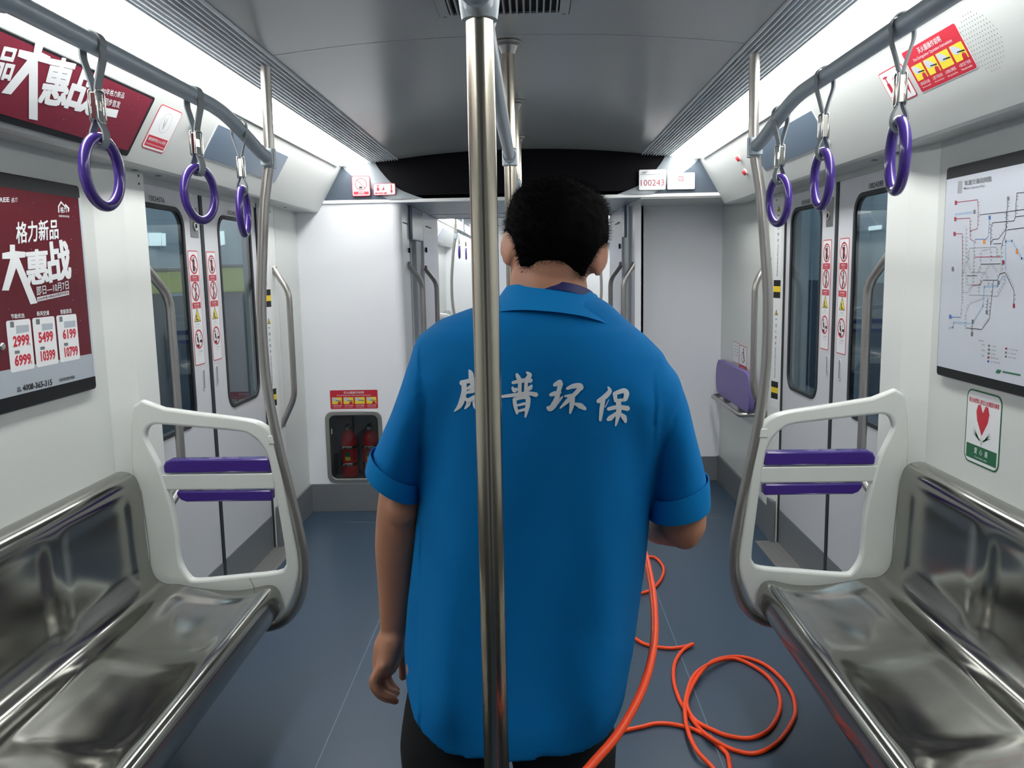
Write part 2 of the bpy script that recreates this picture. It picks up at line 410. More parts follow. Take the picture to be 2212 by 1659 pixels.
# ---- doors
def door_leaf(name, sd, ya, yb, hole, lab):
    pl = DL if sd < 0 else DR; s = 1 if sd < 0 else -1
    d = empty(name, (sd*1.38, (ya+yb)/2, 0)); tag(d, lab, kind='structure'); bpy.context.view_layer.update()
    def keep(o): o.parent = d; o.matrix_parent_inverse = d.matrix_world.inverted(); return o
    hy0, hy1 = hole
    H = rrect(s*hy0, .862, s*hy1, 1.775, .085, 7)
    G = rrect(s*hy0+(.018 if s*hy0 < s*hy1 else -.018), .880, s*hy1-(.018 if s*hy0 < s*hy1 else -.018), 1.757, .07, 7)
    out = rrect(s*ya, .185, s*yb, 1.868, .001, 1)
    keep(pl.slab('leaf_panel', [out, H], 'door', None, -.022, 0, .002))
    keep(box('kick_plate', sd*1.378, sd*1.40, ya, yb, .005, .184, 'base', None, .001))
    keep(pl.slab('window_gasket', [H, G], 'rubber', None, -.018, .004, .001))
    keep(pl.slab('window_glass', [G], 'glass', None, -.004, -.001))
    return d, keep
DOORS = [('door_1', -1, 2.982, 3.664, (3.045, 3.492), 'near leaf of the left sliding door'),
         ('door_2', -1, 3.696, 4.400, (3.866, 4.325), 'far leaf of the left sliding door'),
         ('door_3', 1, 2.982, 3.664, (3.045, 3.492), 'near leaf of the right sliding door'),
         ('door_4', 1, 3.696, 4.400, (3.866, 4.325), 'far leaf of the right sliding door')]
for nm, sd, ya, yb, hole, lab in DOORS:
    d, keep = door_leaf(nm, sd, ya, yb, hole, lab); pl = DL if sd < 0 else DR; s = 1 if sd < 0 else -1
    nearleaf = ya < 3.5
    e = yb if nearleaf else ya
    keep(MB().box(sd*1.376, sd*1.40, (e if nearleaf else e-.0158), (e+.0158 if nearleaf else e), 0, 1.868).build('edge_seal', 'rubber'))
    yc = 3.585 if nearleaf else 3.785
    # finger pull: a shallow slot with a lip
    q = s*(3.589 if nearleaf else 3.742)
    keep(pl.slab('finger_pull', [rrect(q-.012, .998, q+.012, 1.092, .0115, 6), rrect(q-.008, 1.003, q+.008, 1.087, .0078, 6)], 'door', None, 0, .004, .001))
    keep(pl.flat('pull_recess', [rrect(q-.008, 1.003, q+.008, 1.087, .0078, 6)], 'inkgrey', None, .0006))
    if (sd < 0) == nearleaf:      # the leaf that carries the lock plate
        q = s*(3.598 if sd < 0 else 3.772)
        keep(pl.slab('lock_plate', [rrect(q-.041, 1.659, q+.041, 1.786, .003, 2)], 'dull', None, 0, .002))
        k0 = keep(pl.slab('lock_cylinder', [circ(q+.012*s, 1.708, .021)], 'chrome', None, .002, .006, .001))
        keep(pl.slab('lock_cylinder', [circ(q+.012*s, 1.708, .010)], 'dark', None, .006, .0065))
    txt, px0, px1, py0, py1 = {'door_1': ('1002437A', 3.19, 3.325, 1.782, 1.803), 'door_2': ('1002435A', 4.007, 4.15, 1.782, 1.803),
                     'door_3': ('1002438B', 3.215, 3.350, 1.782, 1.803), 'door_4': ('1002436B', 4.044, 4.168, 1.782, 1.803)}[nm]
    a, b_ = (px0, px1) if sd < 0 else (-px1, -px0)
    keep(letter(pl, 'door_number', [(txt, (a, py0), (b_, py0), (a, py1), .01)], 'ink'))
for sd in (-1, 1):   # dark seal at the far edge of the doorway
    o = box('trim_10' if sd < 0 else 'trim_11', sd*1.372, sd*1.42, 4.400, 4.414, 0, 1.866, 'rubber'); struct(o)
# ---- end walls
we = empty('wall_end'); struct(we, 'white end wall around the gangway')
cab = rrect(-1.222, .20, -.899, .626, .04, 6)
o = EL.slab('end_panel', [[(-1.36, .178), (-.772, .178), (-.772, 1.91), (-1.36, 1.91)], cab], 'endwall', we, -.02, 0)
vs = []; fs = []   # rounded corner into the gangway
n = 8
for i in range(n+1):
    a = PI/2*i/n; x = -.772+.05*math.sin(a); y = 5.15-.05*math.cos(a)
    vs += [(x, y, .0), (x, y, 1.91)]
for i in range(n): fs.append((2*i, 2*i+2, 2*i+3, 2*i+1))
vs += [(-.722, 5.42, 0), (-.722, 5.42, 1.91), (-.80, 5.42, 1.91), (-.80, 5.42, 0)]; fs += [(2*n, 2*n+2, 2*n+3, 2*n+1), (2*n+2, 2*n+5, 2*n+4, 2*n+3)]
o = mesh('corner_panel', vs, fs, 'endwall', we); sharp(o, 60)
box('panel_slot', -.7215, -.715, 5.17, 5.36, 1.792, 1.797, 'ink', we)
box('panel_lock', -.7215, -.712, 5.375, 5.395, 1.615, 1.645, 'dark', we)
# cabinet box behind the opening
cb = MB().box(-1.23, -.89, 5.30, 5.31, .19, .64).box(-1.24, -1.222, 5.115, 5.31, .19, .64).box(-.899, -.88, 5.115, 5.31, .19, .64).box(-1.24, -.88, 5.115, 5.31, .18, .20).box(-1.24, -.88, 5.115, 5.31, .626, .64)
cb.build('cabinet_recess', 'cabin', we)
o = box('baseboard_end', -1.36, -.73, 5.092, 5.12, 0, .178, 'base', None, .002); struct(o, 'grey kickboard under the extinguisher cabinet')
o = box('end_panel', .735, 1.42, 5.76, 5.80, .17, 1.92, 'endwall', we, .004)
o = box('end_panel', .735, .755, 5.80, 5.95, 0, 1.92, 'endwall', we)
o = box('baseboard_bay', .735, 1.36, 5.752, 5.78, 0, .172, 'base', None, .002); struct(o, 'grey kickboard of the wheelchair bay')
# ---- gangway
sf = MB().box(-.80, .80, YE+.004, 6.33, 1.914, 1.95).box(-.80, .80, 6.385, 6.90, 1.914, 1.95).build('soffit', 'rail'); struct(sf, 'shiny grey gangway ceiling')
sf.name = 'ceiling_gangway'
box('gap_strip', -.80, .80, 6.33, 6.385, 1.922, 1.95, 'dark', sf)
box('seam_strip', -.80, .80, 6.86, 6.875, 1.911, 1.914, 'inkgrey', sf)
for sd in (-1, 1):
    ww = empty('wall_gangway_left' if sd < 0 else 'wall_gangway_right'); struct(ww, 'gangway side wall')
    X = lambda a: sd*a
    ys = 5.42 if sd < 0 else 5.80
    box('bellows_cover', X(.752), X(.82), ys, 5.70, 0, 1.914, 'gangpanel', ww)
    box('column', X(.715), X(.82), 5.70, 5.97, 0, 1.914, 'vent', ww, .004)
    box('column_edge', X(.746), X(.752), 5.692, 5.70, 0, 1.72, 'lip', ww)
    box('top_block', X(.700), X(.80), ys+.01, 5.98, 1.70, 1.914, 'screen', ww, .01)
    box('gangway_panel', X(.70), X(.82), 5.98, 6.90, 0, 1.914, 'gangpanel', ww, .004)
    box('panel_slot', X(.6995), X(.69), 6.12, 6.40, 1.815, 1.820, 'ink', ww)
    box('panel_lock', X(.6995), X(.69), 6.07, 6.10, 1.63, 1.665, 'dark', ww)
o = box('trim_12', -.75, .75, 5.1, 6.95, 0, .004, 'rubber'); struct(o, 'dark gangway floor plate')
# ---- header over the gangway
hd = EL.slab('header', [[(-1.19, 1.925)] + [(1.19, 1.925), (1.082, 2.122), (1.06, 2.16), (.72, 2.20)] + [(.72-1.44*i/16, arch(.72-1.44*i/16)+.03) for i in range(17)] + [(-1.06, 2.16), (-1.082, 2.122)]], 'header', None, -.05, -.004)
struct(hd, 'black header panel above the gangway'); hd.name = 'wall_header'
lipo = box('header_lip', -1.19, 1.19, 5.088, 5.13, 1.908, 1.928, 'lip', hd, .002)
for s in (-1, 1):
    T = lambda p, y: (s*p[0]*-1, y, p[1])
    # slate triangle
    tri = [T((-1.082, 2.122), 5.095), T((-1.181, 1.927), 5.095), T((-.792, 1.927), 5.088), T((-1.01, 2.075), 5.078), T((-1.06, 2.125), 5.088)]
    mesh('slate_wedge', tri+[(x, 5.12, z) for x, _, z in tri], [(0, 1, 2, 3, 4), (5, 9, 8, 7, 6)]+[(i, (i+1) % 5, 5+(i+1) % 5, 5+i) for i in range(5)], 'head_dark', hd)
    # pale curved fin
    A = [(-1.06, 2.125), (-1.01, 2.075), (-.90, 2.0), (-.792, 1.927)]
    B = [(-.872, 2.150), (-.80, 2.085), (-.725, 2.01), (-.572, 1.927)]
    C = [(-.872, 2.16), (-.835, 2.10), (-.775, 2.03), (-.72, 1.985), (-.64, 1.95), (-.572, 1.927)]
    A = [v.xz for v in [Vector((a, 0, b)) for a, b in A]]
    A = [(v.x, v.z) for v in crom([(a, 0, b) for a, b in A], 6)]; C = [(v.x, v.z) for v in crom([(a, 0, b) for a, b in C], 4)]
    k = min(len(A), len(C)); A = [A[round(i*(len(A)-1)/(k-1))] for i in range(k)]; C = [C[round(i*(len(C)-1)/(k-1))] for i in range(k)]
    vs = []; fs = []
    for a, c in zip(A, C):
        for t in (0, .33, .66, 1):
            x = a[0]+(c[0]-a[0])*t; z = a[1]+(c[1]-a[1])*t; vs.append(T((x, z), 5.082-.012*math.sin(PI*t)+.014*t))
    for i in range(k-1):
        for j in range(3): fs.append((i*4+j, i*4+j+1, i*4+j+5, i*4+j+4))
    sharp(mesh('pale_fin', vs, fs, 'head_light', hd), 60)
    # filler behind the lamp end
    # (closes the gap between lamp end, cove and fin)
    fil = [T((-1.066, 2.119), 5.098), T((-1.06, 2.16), 5.098), T((-.87, 2.17), 5.098), T((-.872, 2.148), 5.098), T((-1.0, 2.10), 5.098)]
    mesh('lamp_end_filler', fil, [(0, 1, 2, 3, 4)], 'head_light', hd)
# ---- ventilation strips, lamps
def ceiling_sides(ya, yb, flip, names, lampy):
    for sd in (-1, 1):
        X = lambda a: sd*a
        v = box('air_vent', X(.722), X(.882), ya, yb, 2.175, 2.19, 'dark'); tag(v, 'long grey slatted air vent beside the %s light strip%s' % (near(sd), flip), 'vent', 'ceiling air vents')
        # solid ribbed outer half
        box('backing', X(.803), X(.884), ya, yb, 2.158, 2.175, 'vent', v)
        dz = lambda x: 2.158-(x-.722)/.16*.010
        for i in range(10):
            x = .7255+.0163*i; w = .0042 if i < 5 else .006
            box('slat', X(x-w/2), X(x+w/2), ya, yb, dz(x)-.005, dz(x)+.012, 'slat', v)
        box('edge_rail', X(.8785), X(.889), ya, yb, 2.140, 2.16, 'slat', v)
        # pale blocks that interrupt the dark openings
        y = ya+.25; rr = random.Random(3+sd)
        while y < yb-.3:
            L = rr.choice([.1, .16, .3]); box('divider', X(.733), X(.803), y, min(y+L, yb), 2.160, 2.170, 'vent', v); y += L+rr.choice([.35, .5, .62])
        # lamp
        l0, l1 = lampy
        pts = []
        xi, xo = .889, 1.056; zi, zo = 2.146, 2.123
        if not flip:
            pl = [(xi, l0), (xi, l1-.10)]+[((xi+xo)/2-(xo-xi)/2*math.cos(a), l1-.10+.085*math.sin(a)) for a in [PI*i/16 for i in range(1, 16)]]+[(xo, l1-.10), (xo, l0)]
        else: pl = [(xi, l0), (xi, l1), (xo, l1), (xo, l0)]
        zf = lambda x: zi+(zo-zi)*(x-xi)/(xo-xi)
        n = len(pl); vs = [(X(x), y, zf(x)-.002-.012*(xo-x)/(xo-xi)) for x, y in pl]+[(X(x), y, zf(x)+.02) for x, y in pl]
        bm = bmesh.new(); V = [bm.verts.new(q) for q in vs]
        bm.faces.new(V[:n]); bm.faces.new(V[n:]); [bm.faces.new((V[i], V[(i+1) % n], V[n+(i+1) % n], V[n+i])) for i in range(n)]
        L = from_bm('ceiling_light', bm, 'lamp'); tag(L, 'long glowing white ceiling light strip on the %s side%s' % (near(sd), flip), 'light', 'ceiling light strips')
        box('lamp_edge_trim', X(1.0575), X(1.0635), l0, l1-.10 if not flip else l1, 2.108, 2.126, 'cove', v, .001)
        # housing bed above the lamp
        hb = MB().add([(X(xi-.001), Y0 if not flip else l0, zi+.0015), (X(1.06), Y0 if not flip else l0, zo+.0015), (X(1.06), YE if not flip else l1, zo+.0015), (X(xi-.001), YE if not flip else l1, zi+.0015)], [(0, 1, 2, 3)])
        hb.build('lamp_bed', 'slat', v)
ceiling_sides(Y0, 5.085, '', None, (LAMP_Y0, 5.09))
ceiling_sides(6.95, 13.5, ' of the next car', None, (7.0, 13.5))
# ---- ceiling diffuser
df = empty('ceiling_diffuser', (0, 2.1, 2.19)); tag(df, 'rectangular grey air diffuser with slats in the ceiling centre', 'vent')
def kd(o): o.location = -df.location; return o
P = Pl((0, 0, 2.203), (1, 0, 0), (0, -1, 0))
kd(P.slab('diffuser_frame', [rrect(-.178, -2.436, .176, -1.66, .004, 2), rrect(-.15, -2.395, .150, -1.70, .002, 2)], 'ceil', df, 0, .012))
kd(P.slab('shadow_gap', [rrect(-.181, -2.439, .179, -1.657, .004, 2)], 'dark', df, -.01, .006))
kd(P.flat('void', [rrect(-.15, -2.395, .150, -1.70, .002, 2)], 'dark', df, .0065))
for i in range(17):
    x = -.142+.0178*i; kd(MB().add([(x, 1.70, 2.198), (x+.004, 1.70, 2.198), (x+.001, 1.70, 2.186), (x-.003, 1.70, 2.186), (x, 2.395, 2.198), (x+.004, 2.395, 2.198), (x+.001, 2.395, 2.186), (x-.003, 2.395, 2.186)], [(0,1,2,3),(7,6,5,4),(0,4,5,1),(1,5,6,2),(2,6,7,3),(3,7,4,0)]).build('slat', 'ceil', df))
for sx in (-.163, .163): kd(P.flat('screw', [circ(sx, -2.41, .005)], 'ink', df, .0125))
# ================================================================ OBJECTS
def children(o): return [c for c in COL.objects if c.parent == o]
# ---- centre poles and rail
def centre_pole(y, label, first=False, ztop=2.205, zbot=0.0):
    t = empty('grab_pole', (0, y, 0)); tag(t, label, 'pole', 'centre grab poles')
    tube('tube', [(0, 0, .0), (0, 0, ztop-.002)], .019, 'pole', t, 28)
    lathe('floor_flange', [(.045, 0), (.045, .006), (.03, .012), (.022, .03), (.0195, .04)], 'hand', t)
    lathe('ceiling_flange', [(.0195, -.035), (.022, -.03), (.03, -.012), (.042, -.006), (.042, 0)], 'hand', t, 24, (0, 0, ztop-.003))
    lathe('rail_socket', [(.0195, -.012), (.0245, -.008), (.0245, .04), (.0195, .045)] if not first else
          [(.0195, -.012), (.024, -.012), (.026, .0), (.030, .03), (.030, .075), (.021, .085)], 'rail', t, 24, (0, 0, 1.835 if not first else 1.842))
    return t
centre_pole(1.17, 'steel centre pole right in front of the camera, before the man', True)
centre_pole(2.73, 'second steel centre pole from the camera, above the man')
centre_pole(3.66, 'third steel centre pole from the camera, thin behind the man')
centre_pole(4.63, 'farthest steel centre pole of this car by the gangway')
cr = empty('overhead_rail', (0, 0, 1.848)); tag(cr, 'straight grey overhead rail along the ceiling centre joining the centre poles', 'rail')
tube('tube', [(0, Y0, 0), (0, 4.63, 0)], .0165, 'rail', cr, 20)
for y in (1.125, 1.215, 2.66, 2.78, 3.60, 4.58):
    tube('collar', [(0, y-.02, 0), (0, y+.02, 0)], .0205, 'rail', cr, 20)
# ---- bent stanchions at the seat ends
STN = [(570, 140, 2.74), (577, 240, 2.74), (585, 340, 2.74), (578, 400, 2.74), (572, 460, 2.74), (568, 560, 2.74), (567, 680, 2.74), (576, 800, 2.74), (592, 890, 2.74), (611, 980, 2.74), (634, 1090, 2.74), (650, 1180, 2.74), (655, 1240, 2.74), (645, 1290, 2.74), (622, 1325, 2.74), (590, 1350, 2.74), (560, 1362, 2.74)]
SX = [(-.766, 2.146), (-.768, 2.0), (-.770, 1.87), (-.783, 1.79), (-.796, 1.71), (-.811, 1.56), (-.824, 1.40), (-.826, 1.24), (-.818, 1.10), (-.798, .95), (-.770, .80), (-.745, .66), (-.731, .55), (-.737, .44), (-.768, .355), (-.825, .30), (-.90, .285), (-1.05, .28)]
def stanchion(sd, mir=False):
    y = 2.725 if not mir else mirror(2.725)
    t = empty('stanchion', (sd*.77, y, 0)); tag(t, 'bent steel stanchion at the %s seat end%s' % (near(sd), ' in the next car' if mir else ', curving down under the bench'), 'pole', 'bent stanchions')
    pts = crom([(sd*(-x)-sd*.77, 0, z) for x, z in SX], 6)
    tube('tube', pts, .0162, 'hand', t, 20)
    # rail clamp
    tube('clamp', [(0, 0, 1.835), (0, 0, 1.895)], .021, 'rail', t, 20)
    box('clamp_block', -.02, .02, -.034, -.012, 1.838, 1.892, 'rail', t, .004)
    return t
for sd in (-1, 1): stanchion(sd); stanchion(sd, True)
# ---- side overhead rails
def side_rail(sd, mir=False):
    t = empty('overhead_rail', (sd*.785, 2.2, 1.95) if not mir else (sd*.785, mirror(2.2), 1.95)); g = -1 if mir else 1
    tag(t, 'grey overhead strap rail over the %s bench%s' % (near(sd), ' in the next car' if mir else ''), 'rail', 'side strap rails')
    P = crom([(0, Y0-2.2, 0), (0, -1.5, 0), (0, -.6, 0), (0, 0, 0), (0, .12, -.002), (0, .22, -.013), (-.004*sd, .34, -.042), (-.010*sd, .44, -.072), (-.014*sd, .50, -.084), (-.015*sd, .52, -.085)], 6)
    tube('tube', [(p.x, p.y*g, p.z) for p in P], .0195, 'rail', t, 22)
    for y in (1.36, .1):
        tube('ceiling_bracket', [(0, (y-2.2)*g, 0), (0, (y-2.2)*g, .190)], .014, 'rail', t, 16)
        tube('sleeve', [(0, (y-2.2-.045)*g, 0), (0, (y-2.2+.045)*g, 0)], .0235, 'rail', t, 20)
    return t
for sd in (-1, 1): side_rail(sd)
side_rail(-1, True); side_rail(1, True)
# ---- hand straps
def hand_strap(x, y, z, rz, label, group='hand straps on the side rails'):
    t = empty('hand_strap', (x, y, z), rz); tag(t, label, 'hand strap', group)
    def ribbon(path, name, w=.0115, th=.0016, m='strap'):
        vs = []; fs = []; P = [Vector((a, 0, b)) for a, b in path]; n = len(P)
        for i, p in enumerate(P):
            tg = (P[min(i+1, n-1)]-P[max(i-1, 0)]).normalized(); nn = Vector((tg.z, 0, -tg.x))*th
            for sy in (-w, w):
                for sn in (-1, 1): vs.append(p+nn*sn+Vector((0, sy, 0)))
        for i in range(n-1):
            a = 4*i; b = a+4; fs += [(a, b, b+1, a+1), (a+2, a+3, b+3, b+2), (a, a+2, b+2, b), (a+1, b+1, b+3, a+3)]
        fs += [(0, 1, 3, 2), (4*n-4, 4*n-2, 4*n-1, 4*n-3)]
        return sharp(mesh(name, vs, fs, m, t), 40)
    arc = [(.0225*math.cos(a), .0225*math.sin(a)) for a in [math.radians(-25+230*k/16) for k in range(17)]]
    up = [(.003, -.105), (.004, -.085), (.012, -.055), (.020, -.028)]+arc+[(-.020, -.028), (-.012, -.055), (-.004, -.085), (-.003, -.105)]
    up = [(p.x, p.z) for p in crom([(a, 0, b) for a, b in up], 3)]
    ribbon(up, 'strap_loop')
    # sleeve of webbing over the rail
    lo = [(.003, -.10), (.003, -.13), (.006, -.150), (.013, -.168), (.013, -.185), (.006, -.196), (0, -.198), (-.006, -.196), (-.013, -.185), (-.013, -.168), (-.006, -.150), (-.003, -.13), (-.003, -.10)]
    lo = [(p.x, p.z) for p in crom([(a, 0, b) for a, b in lo], 4)]
    ribbon(lo, 'strap_loop')
    bk = MB()
    for sx in (-.0075, .0075):
        bk.tube([(sx+p[0]*.0, p[0], p[1]) for p in [(a, b) for a, b in rrect(-.0145, -.150, .0145, -.088, .008, 4)]], .0023, 10, closed=True)
    bk.build('buckle', 'chrome', t, smooth=True)
    box('buckle_plate', -.0045, .0045, -.0135, .0135, -.145, -.093, 'chrome', t, .001)
    R = .0615; zc = -.185-R+.006
    ring = [(0, R*1.0*math.sin(a), zc-.004+R*1.08*math.cos(a)) for a in [2*PI*k/40 for k in range(40)]]
    tube('grip_ring', ring, .0108, 'purple', t, 16, closed=True)
    return t
R_ = math.radians
hand_strap(-.785, 1.68, 1.95, R_(-4), 'purple hand strap nearest the crimson poster, first on the left rail')
hand_strap(-.785, 2.17, 1.95, R_(-15), 'middle purple hand strap on the left rail, its ring turned towards the camera')
hand_strap(-.787, 2.50, 1.928, R_(8), 'purple hand strap at the bend of the left rail, its ring seen edge-on')
hand_strap(.785, 1.70, 1.95, R_(-10), 'large purple hand strap before the red fire sticker, first on the right rail')
hand_strap(.785, 2.13, 1.95, R_(-1), 'middle purple hand strap on the right rail')
hand_strap(.787, 2.50, 1.928, R_(10), 'purple hand strap at the bend of the right rail beside the stanchion')
for sd in (-1, 1):
    for k, y in enumerate((9.9, 10.9)):
        hand_strap(sd*.785, y, 1.95, R_(5*k), '%s purple hand strap from the gangway on the %s rail of the next car' % (('first', 'second', 'third', 'fourth', 'fifth')[k], near(sd)), 'hand straps in the next car')
# ---- benches
BP = [(1.3335, .850), (1.315, .851), (1.290, .846), (1.272, .830), (1.263, .80), (1.259, .76), (1.256, .70), (1.254, .64), (1.252, .58), (1.248, .53), (1.236, .49), (1.213, .466), (1.185, .458), (1.155, .457), (1.125, .451), (1.07, .441), (1.01, .434), (.96, .433), (.91, .438), (.87, .447), (.845, .451), (.824, .446), (.811, .430), (.806, .405), (.807, .375), (.815, .352), (.832, .342)]
def sm(a, b, x): t = min(max((x-a)/(b-a), 0), 1); return t*t*(3-2*t)
def bench(sd, mir=False):
    t = empty('bench_seat', (sd*1.07, 0.6 if not mir else mirror(.6), 0)); tag(t, 'long polished steel bench along the %s wall%s' % (near(sd), ' of the next car' if mir else ''), 'bench', 'steel benches')
    ox, oy = t.location.x, t.location.y
    prof = crom([(a, 0, b) for a, b in BP], 4); ss = [0]
    for i in range(1, len(prof)): ss.append(ss[-1]+(prof[i]-prof[i-1]).length)
    L = ss[-1]; ya, yb = (Y0+.02 if not mir else -1.55, 2.692); NY = 180 if not mir else 40
    ys = [yb-(yb-ya)*(i/NY)**(1.25) for i in range(NY+1)]; bay = .475; n = len(prof)
    vs = []
    for y in ys:
        for i, p in enumerate(prof):
            tg = (prof[min(i+1, n-1)]-prof[max(i-1, 0)]).normalized(); nn = Vector((-tg.z, 0, tg.x))  # outward
            if nn.z < 0 and nn.x > 0: nn = -nn
            s = ss[i]; q = (2.655-y)
            u = (q % bay)/bay if q > 0 else 0
            mask_y = sm(.04, .17, u)*sm(.04, .17, 1-u)
            mb_ = sm(.09, .15, s)*sm(.43, .35, s); mp_ = sm(.50, .57, s)*sm(.83, .76, s)
            d = -.0062*mask_y*(mb_+.95*mp_)
            nn2 = Vector((-1, 0, .15)).normalized() if s < .42 else Vector((0, 0, 1))
            q3 = p+nn2*d
            vs.append((sd*q3.x-ox, (y if not mir else mirror(y))-oy, q3.z))
    fs = [(a*n+i, a*n+i+1, (a+1)*n+i+1, (a+1)*n+i) for a in range(len(ys)-1) for i in range(n-1)]
    o = mesh('seat_shell', vs, fs, 'steel', t, True)
    so = o.modifiers.new('s', 'SOLIDIFY'); so.thickness = .002; so.offset = 0
    # end cheek closing the shell against the partition
    yv = (yb+.001 if not mir else mirror(yb+.001))-oy
    ck = [(p.x, p.z) for p in prof]+[(1.3335, .342)]
    tr = tessellate_polygon([[Vector((a, b, 0)) for a, b in ck]])
    mesh('end_cheek', [(sd*a-ox, yv, b) for a, b in ck], [tuple(q) for q in tr], 'steel', t)
    # seat box and beam below
    f = lambda a: (a if not mir else mirror(a))-oy
    box('under_panel', sd*1.333-ox, sd*1.14-ox, f(Y0+.05 if not mir else -1.5), f(2.60), .02, .34, 'dull', t, .004)
    box('front_beam', sd*.90-ox, sd*.96-ox, f(Y0+.05 if not mir else -1.5), f(2.66), .355, .40, 'dull', t, .003)
    for y in (-1.2, -.2, .8, 1.7, 2.55):
        box('bracket', sd*.92-ox, sd*1.2-ox, f(y), f(y+.03), .32, .36, 'dull', t, .002)
    return t
for sd in (-1, 1): bench(sd); bench(sd, True)
# ---- white seat-end partitions with purple pads
OUT = [(287,876),(350,882),(415,891),(480,899),(543,908),(568,918),(585,933),(597,955),(604,982),(613,1030),(621,1084),(633,1150),(644,1212),(645,1240),(638,1272),(627,1302),(612,1330),(596,1345),(578,1330),(560,1300),(482,1295),(391,1300),(350,1285),(325,1240),(318,1180),(308,1110),(296,1045),(285,1036)]
INN = [(351,918),(430,925),(516,933),(541,942),(560,958),(573,978),(582,1005),(600,1100),(616,1202),(614,1225),(596,1237),(510,1246),(425,1254),(405,1246),(389,1219),(384,1185),(381,1151),(373,1105),(361,1063),(343,1010),(317,959),(312,942),(318,925),(331,918)]
def partition(sd, mir=False):
    y = 2.715 if not mir else mirror(2.715)
    t = empty('seat_partition', (sd*1.05, y, 0)); tag(t, 'white moulded seat-end frame with purple pads on the %s%s' % (near(sd), ' in the next car' if mir else ''), 'partition', 'seat-end partitions')
    g = -1 if mir else 1
    # surface centred on the thing: u = outward distance from the aisle centre
    A = [at(a, b, 2.715) for a, b in OUT]; B = [at(a, b, 2.715) for a, b in INN]
    A = [(p.x, p.z) for p in crom([(p.x, 0, p.z) for p in A], 3, True)]; B = [(p.x, p.z) for p in crom([(p.x, 0, p.z) for p in B], 3, True)]
    u = lambda a: (-a*sd)-sd*1.05
    P = Pl((0, 0, 0), (1, 0, 0), (0, 0, 1))      # normal -y (towards the camera)
    if mir: P = Pl((0, 0, 0), (-1, 0, 0), (0, 0, 1)); uu = lambda a: -u(a)
    else: uu = u
    P.slab('frame', [[(uu(a), b) for a, b in A], [(uu(a), b) for a, b in B]], 'frame', t, -.036, 0, .009, 50)
    # cross bar and pads
    x0, x1 = -1.188, -.826
    P.slab('cross_bar', [rrect(uu(x0-.02), .780, uu(x1+.012), .834, .004, 2)], 'frame', t, -.026, -.004, .004)
    r = .024
    top = [(uu(x1), .838), (uu(x1), .885), (uu(x0-.0+r), .885), (uu(x0+.008), .878), (uu(x0), .863), (uu(x0+.002), .838)]
    bot = [(uu(x1), .776), (uu(x1), .738), (uu(x0+.07), .738), (uu(x0+.052), .745), (uu(x0+.04), .760), (uu(x0+.038), .776)]
    P.slab('pad', [top], 'purple', t, -.045, -.002, .006); P.slab('pad', [bot], 'purple', t, -.045, -.002, .006)
    # small clip that ties it to the stanchion
    q = uu(-.812); P.slab('clip', [rrect(q-.012, .935, q+.02, .965, .005, 3)], 'frame', t, -.03, .004, .003)
    return t
for sd in (-1, 1): partition(sd); partition(sd, True)
# ---- handrails
def handrail(pts, r, label, group, loc):
    t = empty('handrail', loc); tag(t, label, 'handrail', group)
    tube('tube', [Vector(p)-Vector(loc) for p in fillet(pts, .05, 8)], r, 'hand', t, 18)
    for p, q in ((pts[0], pts[1]), (pts[-1], pts[-2])):
        d = (Vector(q)-Vector(p)).normalized(); a = Vector(p)-Vector(loc)
        tube('flange', [a-d*.001, a+d*.006], .021, 'hand', t, 18)
    return t
for sd in (-1, 1):
    X = lambda a: sd*a
    handrail([(X(1.345), 2.978, 1.57), (X(1.298), 3.115, 1.42), (X(1.298), 3.115, .70), (X(1.345), 2.978, .58)], .0165, 'thick steel door handrail behind the %s seat frame' % near(sd), 'door handrails', (X(1.33), 3.04, 0))
    handrail([(X(1.345), 4.56, 1.53), (X(1.262), 4.545, 1.40), (X(1.262), 4.545, .82), (X(1.345), 4.56, .66)], .0165, 'steel handrail on the far jamb of the %s door' % near(sd), 'jamb handrails', (X(1.345), 4.56, 0))
    handrail([(X(.70), 5.99, 1.52), (X(.632), 6.10, 1.41), (X(.632), 6.10, .80), (X(.70), 5.99, .69)], .0165, 'rear steel handrail in the gangway on the %s' % near(sd), 'gangway handrails', (X(.70), 6, 0))
handrail([(-.722, 5.33, 1.545), (-.645, 5.42, 1.42), (-.645, 5.42, .80), (-.722, 5.33, .69)], .0165, 'front steel handrail in the gangway on the left', 'gangway handrails', (-.72, 5.4, 0))
handrail([(.735, 5.52, 1.52), (.660, 5.50, 1.41), (.660, 5.50, .80), (.735, 5.52, .69)], .0165, 'front steel handrail at the end wall edge on the right', 'gangway handrails', (.735, 5.5, 0))
hb_ = box('mount_post', .735, .775, 5.50, 5.76, 0, 1.9, 'endwall'); hb_.parent = COL.objects['wall_end']; 
# ---- screens on the coves
def quad(pl, pts): return [pl.px(*p) for p in pts]
def screen(pl, u0, u1, v0, v1, lab, off=0):
    o = pl.slab('information_screen', [rrect(u0, v0, u1, v1, .004, 2), ], 'screen', None, -.01, .004, .001); tag(o, lab, 'screen', 'flat screens in the coves')
    pl.slab('bezel', [rrect(u0-.006, v0-.006, u1+.006, v1+.006, .006, 2), rrect(u0, v0, u1, v1, .004, 2)], 'lip', o, -.008, .0015)
    return o
screen(CVL, 3.20, 4.10, .092, .228, 'blank grey screen in the left cove behind the stanchion')
screen(CVR, -4.06, -3.20, .092, .228, 'blank grey screen in the right cove behind the stanchion')
